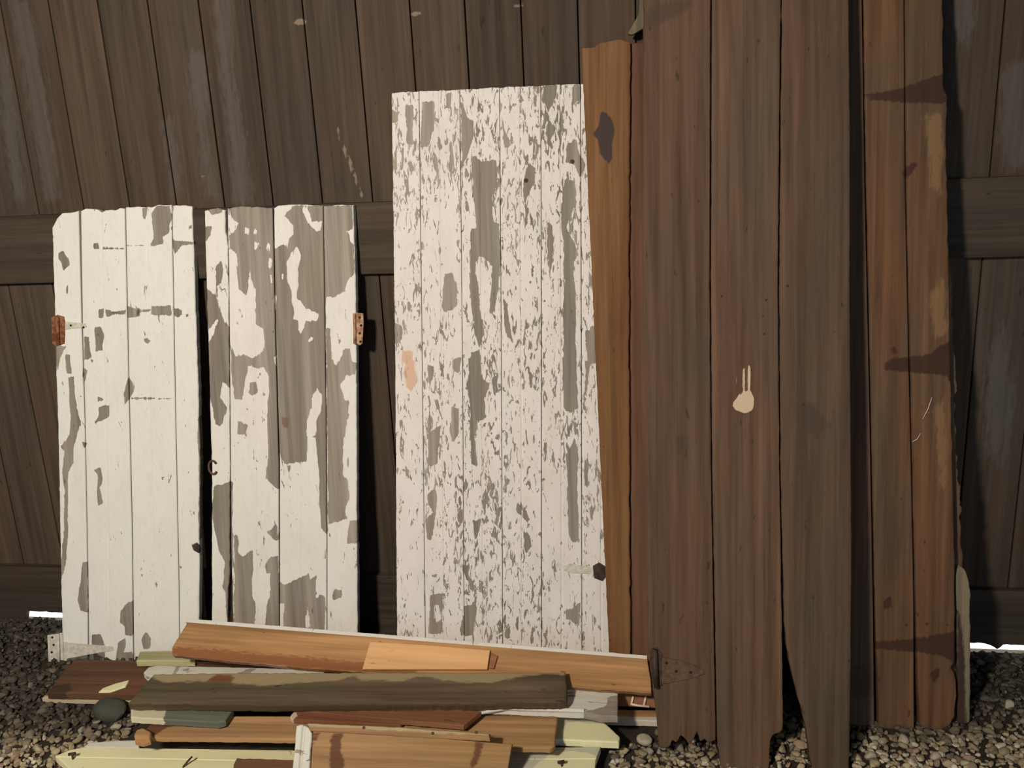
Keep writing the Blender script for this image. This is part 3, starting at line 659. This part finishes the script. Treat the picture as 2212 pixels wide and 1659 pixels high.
tb([(1988, 1566), (1984, 1500), (1979, 1300), (1972, 1000), (1965, 700), (1958, 400), (1955, 0), (1954, -230)],
   [(2062, 1548), (2067, 1500), (2064, 1460), (2054, 1440), (2064, 1425), (2063, 1200), (2058, 1000), (2055, 850), (2052, 700), (2048, 480), (2044, 300), (2047, 210), (2039, 185), (2037, 0), (2036, -230)],
   [(1988, 1566), (1998, 1576), (2030, 1579), (2050, 1570), (2062, 1548)], 53, bev=.005, jit=(0, .0015, 0, .0008), warp=.002)
screws(ft, dT, [(1957, 1350), (2002, 1348), (2046, 1350), (2040, 206), (2030, 250)], 0, 3.0, 'iron', 'nail_head')

st = thing('straw', ft, 'thin pale curved straw caught on the narrow brown door below its middle hinge mark', 'straw')
for q in ([(2012, 858), (2004, 882), (1992, 905)], [(1988, 935), (1980, 948), (1970, 954)]):
    rod('stalk', M['staple'], st, [(ft.loc(*p)[0], -.004, ft.loc(*p)[1]) for p in q], .0011, 6)
fu = Frame((0.7, 2.262, 0), (1.0, 2.262, 0), lean=8.6)
single('bark_edged_board', fu, M['bark'], 'rough bark edged board showing behind the right edge of the narrow brown door', 'board',
       *vert_slab(fu, [(2010, 1400), (2000, 900), (1995, 500)], [(2078, 1400), (2078, 1250), (2080, 1150), (2076, 1080), (2070, 1010), (2064, 900), (2066, 820), (2058, 700), (2054, 600), (2050, 520)],
                  [(1995, 500), (2050, 520)], bottom_z=0.0, thick=.022, nu=10, nv=220, bev=.006, jit=(0, .005, .003, 0), seed=55))
fu2 = Frame((0.7, 2.242, 0), (1.0, 2.247, 0), lean=8.0)
single('weathered_slab', fu2, M['grey_post'], 'short pale weathered slab with rounded top at the foot of the bark edged board', 'board',
       *vert_slab(fu2, [(2069, 1560), (2068, 1400), (2066, 1300), (2064, 1245)], [(2096, 1560), (2097, 1400), (2097, 1290), (2094, 1260), (2088, 1240)],
                  [(2064, 1245), (2068, 1232), (2076, 1224), (2084, 1230), (2088, 1240)], bottom=[(2069, 1566), (2082, 1572), (2096, 1562)], thick=.018, nu=10, nv=80, bev=.005, jit=(.001, .002, 0, 0), seed=56,
                  m2=([[(2068, 1320), (2075, 1330), (2084, 1420), (2086, 1570), (2066, 1570)]], ())))

# ------------------------------------------------------------------ pile of boards
def pile(name, pl, zl, pr, zr, flat, B, R, T, L, thick, m, label, cat='board', lift=0, dress=None, **k):
    fr = Frame(at_z(*pl, zl), at_z(*pr, zr), flat=flat)
    k.setdefault('nu', 120); k.setdefault('nv', 14); k.setdefault('bev', .003)
    V, Fc, A, S = pxslab(fr, B, R, T, L, thick, **k)
    V[:, 1] -= lift
    if PRINT: 
        cs = [fr.world(V[q][0], 0, V[q][2]) for q in (V[:, 0].argmin(), V[:, 0].argmax())]
        zz = [fr.world(*v) for v in V[::7]]; zz = np.array(zz); print('PILE', label[:40], 'x', zz[:, 0].min().round(3), zz[:, 0].max().round(3), 'y', zz[:, 1].min().round(3), zz[:, 1].max().round(3), 'z', zz[:, 2].min().round(3), zz[:, 2].max().round(3))
    if dress is None: return tag(mesh_obj(name, V, Fc, m, None, A, S, fr.mat()), label, cat), fr
    t = thing(name, fr, label, cat); mesh_obj(dress, V, Fc, m, t, A, S); return t, fr
PRINT = False

# ground layer, back to front
pile('board', (96, 1507), .030, (640, 1520), .030, 0, [(92, 1507), (640, 1520)], None, [(110, 1484), (640, 1490)], [(92, 1507), (110, 1484)], .018, M['pile_brown'],
     'thin board lying lowest at the far left of the pile, its grey edge showing', jit=(.001, .001, 0, .002), seed=61, m1=([[(80, 1520), (80, 1502), (300, 1507), (640, 1512), (640, 1530)]], ()))
pile('board', (103, 1496), .056, (900, 1508), .056, 0, [(103, 1496), (900, 1508)], None, [(160, 1424), (900, 1437)], [(103, 1496), (128, 1462), (160, 1424)], .022, M['pile_brown'],
     'wide dark reddish brown board sticking out farthest left of the pile', jit=(.001, .001, .001, .002), seed=62,
     m2=([[(100, 1500), (115, 1480), (150, 1478), (160, 1492), (130, 1500)]], ()))
pile('board', (296, 1426), .079, (420, 1426), .079, 0, [(294, 1427), (420, 1427)], None, [(302, 1407), (420, 1404)], None, .020, M['green_cream'],
     'short pale greenish board tucked against the foot of the leftmost door', jit=(.001, .001, .001, .001), nu=30, seed=63)
pile('splinter', (217, 1495), .060, (285, 1480), .060, 0, [(213, 1494), (238, 1494), (272, 1482)], None, [(222, 1486), (250, 1475), (279, 1468)], [(213, 1494), (222, 1486)], .008, M['cream_board'],
     'small cream splinter of wood on the dark reddish brown board', 'scrap wood', nu=20, nv=6, jit=(.001, .001, .001, .001), seed=64)
# right side, low: two red-brown boards behind the white one
pile('board', (1290, 1556), .030, (1424, 1557), .030, 0, [(1180, 1552), (1424, 1557)], None, [(1180, 1530), (1424, 1534)], None, .018, M['pile_orange'],
     'flat orange brown board at the lower right whose pale front edge touches the gravel', nu=50, jit=(.001, .001, .001, .001), seed=65, m1=([[(1100, 1580), (1100, 1544), (1430, 1549), (1430, 1580)]], ()))
t_, f_ = pile('board', (1300, 1524), .066, (1424, 1530), .066, 62, [(1327, 1525), (1424, 1530)], None, [(1327, 1480), (1424, 1486)], None, .016, M['pile_red'],
     'reddish board set on edge at the right end of the pile, behind the white clip', nu=50, jit=(.001, .001, .001, .001), seed=66)
cl = thing('wire_clip', f_, 'small white clip with two upright prongs on the reddish board', 'clip')
for q in ([(1364, 1520), (1368, 1504)], [(1391, 1523), (1396, 1501)], [(1362, 1520), (1375, 1523), (1403, 1526)]):
    pts = [f_.loc(*p) for p in q]
    rod('prong' if len(q) == 2 else 'base', M['staple'], cl, [(a, -.005, b) for a, b in pts], .0032)

# front low: cream boards
pile('board', (182, 1612), .026, (660, 1622), .026, 0, [(180, 1614), (300, 1616)], None, [(192, 1604), (250, 1599), (300, 1598)], None, .018, M['white_board'],
     'thin grey white board just showing behind the long cream board', jit=(.001, .001, .001, .001), seed=67)
nail_l = [[(100 + .0, 0), (0, 0), (0, 0)]]
tm, fm = pile('board', (150, 1662), .052, (1288, 1664), .052, 0, [(152, 1662), (600, 1672), (1284, 1668)], [(1284, 1668), (1287, 1640), (1297, 1613)], [(184, 1614), (640, 1620), (1297, 1611)], [(152, 1662), (136, 1648), (119, 1633), (150, 1620), (184, 1614)],
     .020, M['cream_board'], 'long cream yellow board with a pointed left end and bent nails, front of the pile', dress='plank', nu=160, nv=90, bev=.002, seed=68,
     m2=([[(1090, 1600), (1300, 1600), (1302, 1640), (1270, 1625), (1200, 1622), (1180, 1634), (1150, 1660), (1090, 1665)]], ()),  # shade of the boards above, painted grey on the right end
     wane=lambda s, r: .0022 * np.clip(1 - np.abs(r - .5) / .022, 0, 1) + 0 * s)
def nail(parent, fr, px, py, dx, dz, ln, head=True):
    a, b = fr.loc(px, py)
    rod('nail', M['iron'], parent, [(a, 0, b), (a + dx * .5, -ln * .55, b + dz * .5), (a + dx, -ln, b + dz)], .0026, 8)
    if head: rod('nail_head', M['iron'], parent, [(a + dx - .009, -ln - .0005, b + dz - .002), (a + dx + .009, -ln - .001, b + dz + .002)], .004, 8)
nail(tm, fm, 158, 1640, .0, .0, .016); nail(tm, fm, 395, 1658, .022, .015, .022, False); nail(tm, fm, 1214, 1655, -.002, 0, .012)
V, Fc, A, S = pxslab(fm, [(138, 1638), (620, 1642), (1290, 1648)], None, [(138, 1636.6), (620, 1640.6), (1290, 1646.6)], None, .0006, nu=60, nv=3, bev=.0005)
V[:, 1] -= .0006
pile('board', (1100, 1594), .066, (1335, 1603), .066, 0, [(1100, 1592), (1336, 1603)], [(1336, 1603), (1339, 1592), (1317, 1571), (1290, 1548)], [(1100, 1540), (1290, 1546)], None, .020, M['cream_board'],
     'pale yellow board with a slanted right end, under the orange brown board', nu=60, nv=20, jit=(.001, .001, .001, .001), seed=69,
     m2=([[(1095, 1530), (1300, 1535), (1290, 1562), (1225, 1560), (1212, 1580), (1222, 1600), (1095, 1600)]], ()))  # shade beside the tan and white boards, painted in grey
# long board with orange right end
pile('board', (300, 1597), .108, (1198, 1614), .108, 0, [(296, 1590), (330, 1592), (640, 1596), (1020, 1606), (1080, 1613), (1190, 1616), (1199, 1608)], [(1199, 1608), (1205, 1542)], [(345, 1545), (640, 1545), (1205, 1540)], [(296, 1590), (312, 1576), (345, 1545)], .014, M['tan'],
     'long tan board running under the mossy beam, orange at its right end', nu=140, nv=24, bev=.005, jit=(.0015, .001, .001, .002), seed=70,
     m2=([[(280, 1560), (330, 1540), (480, 1535), (420, 1562), (360, 1572), (330, 1590), (290, 1602)]], ()))
pile('wood_chunk', (292, 1600), .124, (325, 1602), .124, 8, [(290, 1600), (305, 1605), (325, 1600)], [(325, 1600), (327, 1580)], [(293, 1576), (308, 1571), (327, 1580)], [(290, 1600), (288, 1586), (293, 1576)], .014, M['pile_orange'],
     'small orange chunk of broken wood at the left end of the long tan board', 'scrap wood', nu=10, nv=10, bev=.006, jit=(.002, .002, .002, .002), seed=71)
pile('board', (283, 1552), .134, (480, 1560), .134, 0, [(283, 1549), (470, 1561), (487, 1556)], [(487, 1556), (503, 1532)], [(281, 1516), (503, 1520)], None, .018, M['grey_cream'],
     'short board, cream at its left end and grey green beyond, under the mossy beam', nu=50, nv=14, jit=(.001, .001, .001, .001), seed=72,
     m1=([[(270, 1500), (385, 1510), (360, 1530), (352, 1560), (270, 1560)]], ()))
pile('lath', (628, 1548), .124, (868, 1566), .124, 0, [(632, 1554), (866, 1566)], [(866, 1566), (879, 1552)], [(640, 1532), (760, 1540), (879, 1549)], [(632, 1554), (626, 1547), (640, 1532)], .012, M['pile_red'],
     'short reddish lath with paint scraps lying behind the broken drawer front', 'lath', nu=60, nv=8, bev=.002, jit=(.0012, .001, .0012, .001), seed=73,
     m1=([[(620, 1560), (624, 1532), (648, 1530), (644, 1545), (632, 1556)], [(680, 1543), (770, 1547), (768, 1550), (680, 1546)], [(795, 1549), (806, 1548), (804, 1553), (796, 1553)]], ()))
pile('lath', (690, 1548), .140, (1004, 1566), .140, 0, [(640, 1535), (1002, 1567)], [(1002, 1567), (1040, 1536)], [(640, 1520), (860, 1514), (1040, 1533)], None, .014, M['pile_red'],
     'longer reddish lath with a raw cut right end, under the mossy beam', 'lath', nu=70, nv=10, bev=.002, jit=(.0012, .001, .0012, .001), seed=74,
     m1=([[(860, 1521), (890, 1519), (890, 1523), (862, 1524)], [(893, 1523), (920, 1522), (920, 1525), (893, 1526)], [(928, 1523), (956, 1523), (956, 1527), (928, 1526)]], ()))
# white weathered board with curved strip
pile('board', (860, 1524), .134, (1332, 1548), .134, 0, [(820, 1522), (1100, 1530), (1262, 1538), (1300, 1546), (1334, 1546)], [(1334, 1546), (1335, 1500), (1332, 1472)], [(820, 1452), (1222, 1464), (1332, 1471)], None, .020, M['white_board'],
     'wide weathered white board showing at the right end of the mossy beam', nu=110, nv=40, bev=.003, jit=(.001, .001, .001, .001), seed=75,
     m1=([[(1262, 1535), (1290, 1530), (1308, 1526), (1312, 1508), (1336, 1500), (1340, 1552), (1262, 1552)]], ()))
pile('strip', (1040, 1539), .1365, (1262, 1538), .1365, 25, [(1040, 1541), (1068, 1536), (1090, 1532), (1180, 1535), (1262, 1538)], None, [(1040, 1537), (1068, 1529), (1090, 1525), (1180, 1527), (1262, 1531)], None, .006, M['white_edge'],
     'thin curved white strip along the front edge of the weathered white board', 'strip', nu=70, nv=5, bev=.001, seed=76)
# cream board under the leaning board
pile('board', (300, 1456), .128, (640, 1460), .128, 0, [(318, 1460), (700, 1462)], None, [(322, 1440), (340, 1437), (700, 1446)], [(318, 1460), (310, 1452), (322, 1440)], .018, M['white_board'],
     'cream flaking board peeping out between the leaning orange board and mossy beam', nu=90, nv=12, jit=(.001, .001, .0015, .001), seed=77,
     m1=([[(372, 1455), (382, 1438), (390, 1438), (380, 1460)], [(395, 1446), (410, 1443), (405, 1450)], [(515, 1452), (540, 1444), (555, 1444), (530, 1462), (500, 1462)]], ()))
# mossy beam
wav = [[(330, 1449), (1226, 1444), (1226, 1458), (1185, 1455), (1150, 1458), (1110, 1466), (1060, 1475), (990, 1472), (960, 1470), (915, 1462), (900, 1461), (870, 1470), (780, 1468), (766, 1460), (745, 1466), (700, 1472), (560, 1480), (500, 1476), (500, 1462), (470, 1456), (446, 1470), (350, 1474), (325, 1460)]]
pile('beam', (280, 1517), .172, (1224, 1514), .172, 20, [(276, 1519), (600, 1523), (1210, 1517), (1224, 1513)], [(1224, 1513), (1225, 1480), (1221, 1450)], [(332, 1455), (500, 1452), (800, 1450), (1195, 1449), (1221, 1447)], [(276, 1519), (300, 1490), (332, 1455)], .030, M['mossy'],
     'dark weathered beam with a paler mossy upper edge, across the middle of the pile', 'beam', nu=180, nv=40, bev=.006, jit=(.0018, .001, .0018, .002), seed=78,
     m1=(wav, ()), m2=([[(452, 1468), (470, 1458), (495, 1458), (508, 1464), (500, 1473), (470, 1472)]], ()))
# leaning orange board with white top edge
pa = dict(nu=200, nv=24, bev=.002, jit=(.001, .0006, .0006, .001))
ta, fa = pile('board', (372, 1416), .160, (1407, 1498), .155, 38, [(372, 1416), (640, 1442), (1000, 1468), (1407, 1498)], [(1407, 1498), (1406, 1470), (1398, 1422)], [(405, 1344), (700, 1368), (1398, 1422)], [(372, 1416), (372, 1398), (405, 1344)], .020, M['pile_orange'],
     'long orange brown board propped on top of the pile with a white painted upper edge', dress='plank', seed=79, m2=([[(365, 1395), (640, 1418), (900, 1440), (900, 1460), (365, 1425)]], ()),
     m1=([[(365, 1420), (365, 1413), (470, 1425), (620, 1438), (620, 1448)]], ()), **pa)
V, Fc, A, S = pxslab(fa, [(400, 1344), (700, 1368), (1398, 1424)], None, [(404, 1336), (700, 1360), (1398, 1416)], None, .024, nu=160, nv=5, bev=.0015, jit=(0, 0, .0006, 0), seed=80)
V[:, 1] -= .001
mesh_obj('painted_edge', V, Fc, M['white_edge'], ta, A, S)['label'] = 'white painted upper edge'
V, Fc, A, S = pxslab(fa, [(785, 1449), (1054, 1449)], [(1054, 1449), (1060, 1408)], [(802, 1389), (930, 1396), (1060, 1405)], [(785, 1449), (802, 1389)], .011, nu=60, nv=20, bev=.0015, seed=81)
V[:, 1] -= .0125
single('plywood_offcut', fa, M['ply'], 'bright light wood offcut lying on the propped orange board', 'offcut', V, Fc, A, S)
V, Fc, A, S = pxslab(fa, [(1059, 1445), (1068, 1446)], [(1068, 1446), (1076, 1419)], [(1062, 1412), (1076, 1417)], None, .007, nu=6, nv=8, bev=.001, seed=82)  # thin dark red wedge at the right end of the light offcut
V[:, 1] -= .0082
single('dark_wedge', fa, M['pile_red'], 'small dark red wedge beside the right end of the light offcut', 'scrap wood', V, Fc, A, S)
# front drawer-like box piece
to, fo = pile('drawer_front', (660, 1700), .070, (1085, 1715), .070, 52, [(668, 1720), (1085, 1730)], [(1085, 1730), (1106, 1608)], [(676, 1578), (900, 1590), (1106, 1606)], None, .018, M['tan'],
     'tan wooden panel standing at the bottom edge with white paint on its left end', 'panel', dress='panel', nu=70, nv=40, bev=.002, seed=83,
     m2=([[(715, 1590), (722, 1584), (740, 1585), (735, 1615), (742, 1640), (748, 1700), (716, 1700), (712, 1640)], [(675, 1585), (690, 1583), (684, 1600), (676, 1610)], [(1030, 1600), (1046, 1606), (1030, 1650), (1010, 1670), (1022, 1630)]], ()))
o_x = fo.loc(676, 1578); o_y = fo.loc(1106, 1606)
V, Fc, A, S = pxslab(fo, [(672, 1580), (880, 1592), (1060, 1602)], None, [(664, 1563), (860, 1571), (1056, 1586)], None, .030, nu=70, nv=12, bev=.003, jit=(.0006, .002, .0006, .001), seed=84, grooves=(), m1=([[(660, 1560), (1065, 1584), (1065, 1590), (660, 1568)]], ()))
V[:, 1] -= .004
mesh_obj('top_rail', V, Fc, M['tan'], to, A, S)
V, Fc, A, S = pxslab(fo, [(630, 1720), (668, 1722)], [(668, 1722), (671, 1640), (676, 1584)], [(642, 1568), (652, 1562), (668, 1563), (676, 1572)], [(630, 1720), (636, 1640), (642, 1568)], .034, nu=14, nv=60, bev=.004, grooves=(.45,), gd=.006, gw=.005, jit=(0, .001, .001, .001), seed=85)
V[:, 1] -= .008
mesh_obj('side_rail', V, Fc, M['white_board'], to, A, S)['label'] = 'white painted left end'
screws(fo, to, [(786, 1572), (935, 1584), (1029, 1582)], -.004, 3.5, 'iron', 'nail_head')
pile('wood_block', (508, 1690), .070, (640, 1692), .070, 20, [(505, 1700), (640, 1702)], None, [(512, 1637), (640, 1641)], [(505, 1700), (504, 1652), (512, 1637)], .020, M['pile_brown'],
     'small brown block lying on the cream board left of the tan panel', 'block', nu=20, nv=20, jit=(.001, .001, .001, .001), seed=86)

# flat grey stone at the left of the pile
def stone(name, c, r, seed, m, squash=.5):
    import bmesh
    bm = bmesh.new(); bmesh.ops.create_icosphere(bm, subdivisions=3, radius=1)
    rg = np.random.default_rng(seed); k = rg.normal(size=(5, 3)); k /= np.linalg.norm(k, axis=1)[:, None]; d = rg.uniform(.55, .85, 5)
    for v in bm.verts:
        p = np.array(v.co)
        for a, b in zip(k, d):
            e = p @ a
            if e > b: p = p - a * (e - b) * .85
        v.co = (p[0] * r[0], p[1] * r[1], p[2] * r[2])
    me = bpy.data.meshes.new(name); bm.to_mesh(me); bm.free(); me.materials.append(m)
    me.attributes.new('rnd', 'FLOAT', 'POINT').data.foreach_set('value', np.full(len(me.vertices), rg.random(), dtype=np.float32))
    o = bpy.data.objects.new(name, me); col.objects.link(o); o.location = c; o.rotation_euler = (0, 0, rg.uniform(0, 3)); return o
def stone_mat(name, a, b):
    t = NT(name); n = t.noise(t.coords((40, 40, 40)), 1.0, 5, .6); t.put(t.b.inputs['Base Color'], t.mix(n, a, b)); t.b.inputs['Roughness'].default_value = .85; t.bump(n, .5, .003); return t.m
SG = stone_mat('grey green stone', (.035, .038, .03), (.09, .095, .072)); SP = stone_mat('pale limestone', (.30, .26, .18), (.52, .46, .34))
p = at_z(243, 1548, .0)
tag(stone('stone', (p[0], p[1], .022), (.062, .040, .034), 3, SG), 'flat grey green stone at the left end of the pile', 'stone')
for (px, py, r_, sd) in ((1392, 1606, .022, 4), (2178, 1528, .018, 5), (1950, 1606, .019, 6), (2020, 1640, .016, 7), (1880, 1640, .017, 8)):
    p = at_z(px, py, 0)
    lab = {4: 'pale pinkish stone right of the slanted end of the yellow board', 5: 'pale stone standing out on dark gravel at the far right', 6: 'pale yellowish stone below the narrow brown door',
           7: 'pale stone low in the gravel right of centre below the rounded board end', 8: 'pale stone beside the foot of the big brown door'}[sd]
    tag(stone('stone', (p[0], p[1], r_ * .55), (r_, r_ * .8, r_ * .7), sd, SP), lab, 'stone')

# ------------------------------------------------------------------ gravel: one uncountable mass
def gravel():
    t = (1 + 5 ** .5) / 2
    import bmesh
    bm = bmesh.new(); bmesh.ops.create_icosphere(bm, subdivisions=2, radius=1.0)
    bv = np.array([v.co[:] for v in bm.verts]); bf = np.array([[v.index for v in f.verts] for f in bm.faces]); bm.free()
    n = 30000
    X = RNG.uniform(-2.75, 1.75, n); Yy = 1.45 + 1.165 * RNG.random(n) ** .85
    keep = ~(((X > -1.50) & (X < -.10) & (Yy > 1.86) & (Yy < 2.30)) | ((X > -.12) & (X < .02) & (Yy > 2.09) & (Yy < 2.32))
             | ((X > -1.80) & (X < -1.4) & (Yy > 2.14) & (Yy < 2.33)))      # nothing lies under the boards
    X, Yy = X[keep], Yy[keep]; n = len(X)
    def blob(x, y, s): return np.sin(x * 3.1 * s + 1.3) * np.cos(y * 4.3 * s + .4) + .5 * np.sin(x * 7.7 * s + y * 5.1 * s)
    edge = 2.13 + .05 * blob(X, Yy, 1.0) + .07 * np.clip(X, 0, 1) - .22 * np.clip((-1.2 - X), 0, 1)        # pale gravel towards the room, darker stones along the wall
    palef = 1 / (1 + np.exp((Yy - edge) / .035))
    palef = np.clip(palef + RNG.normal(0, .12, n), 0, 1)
    size = RNG.lognormal(math.log(.0088), .32, n).clip(.004, .017)
    k = RNG.random((n, 3)) ** .7; sc3 = np.stack([RNG.uniform(.8, 1.35, n), RNG.uniform(.7, 1.1, n), RNG.uniform(.5, .85, n)], 1) * size[:, None]
    Zz = RNG.uniform(.1, 1.0, n) * size * .8
    out = np.empty((n, len(bv), 3), np.float32)
    for i in range(n):
        a, b, c = RNG.uniform(0, 6.28, 3); b = b * .08
        ca, sa, cb_, sb = math.cos(a), math.sin(a), math.cos(b), math.sin(b)
        R = np.array([[ca, -sa, 0], [sa, ca, 0], [0, 0, 1]]) @ np.array([[1, 0, 0], [0, cb_, -sb], [0, sb, cb_]])
        v = bv.copy()
        for _ in range(6):
            d = RNG.normal(size=3); d /= np.linalg.norm(d); e = v @ d; v -= np.clip(e - .5, 0, None)[:, None] * d * .95
        out[i] = (v * sc3[i]) @ R.T + (X[i], Yy[i], Zz[i])
    V = out.reshape(-1, 3); Fa = (bf[None] + (np.arange(n) * len(bv))[:, None, None]).reshape(-1, 3)
    me = bpy.data.meshes.new('gravel'); me.vertices.add(len(V)); me.vertices.foreach_set('co', V.ravel())
    me.loops.add(Fa.size); me.loops.foreach_set('vertex_index', Fa.ravel().astype(np.int32))
    me.polygons.add(len(Fa)); me.polygons.foreach_set('loop_start', np.arange(0, Fa.size, 3, dtype=np.int32)); me.polygons.foreach_set('loop_total', np.full(len(Fa), 3, dtype=np.int32))
    me.update(); me.validate()
    me.attributes.new('rnd', 'FLOAT', 'POINT').data.foreach_set('value', np.repeat(RNG.random(n), len(bv)).astype(np.float32))
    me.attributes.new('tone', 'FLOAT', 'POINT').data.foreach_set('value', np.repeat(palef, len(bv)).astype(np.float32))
    t = NT('gravel stones')
    rp = t.new('ShaderNodeValToRGB'); rp.color_ramp.interpolation = 'CONSTANT'
    cs = [(0, (.46, .39, .25)), (.2, (.36, .29, .17)), (.36, (.56, .51, .38)), (.5, (.27, .21, .14)), (.62, (.46, .38, .21)), (.76, (.38, .27, .18)), (.88, (.17, .14, .11)), (.94, (.66, .60, .46))]
    el = rp.color_ramp.elements
    while len(el) < len(cs): el.new(.5)
    for e, (q, c) in zip(el, cs): e.position = q; e.color = (*c, 1)
    t.put(rp.inputs[0], t.attr('rnd'))
    nn = t.noise(t.coords((90, 90, 90)), 1.0, 4, .6)
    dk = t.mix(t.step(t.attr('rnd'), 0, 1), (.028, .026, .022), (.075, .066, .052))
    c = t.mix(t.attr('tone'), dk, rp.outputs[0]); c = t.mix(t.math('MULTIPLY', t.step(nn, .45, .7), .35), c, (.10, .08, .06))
    t.put(t.b.inputs['Base Color'], c); t.b.inputs['Roughness'].default_value = .85; t.bump(nn, .4, .002)
    me.materials.append(t.m)
    o = bpy.data.objects.new('gravel', me); col.objects.link(o)
    tag(o, 'loose tan and dark gravel covering the ground in front of the doors', 'gravel', kind='stuff')
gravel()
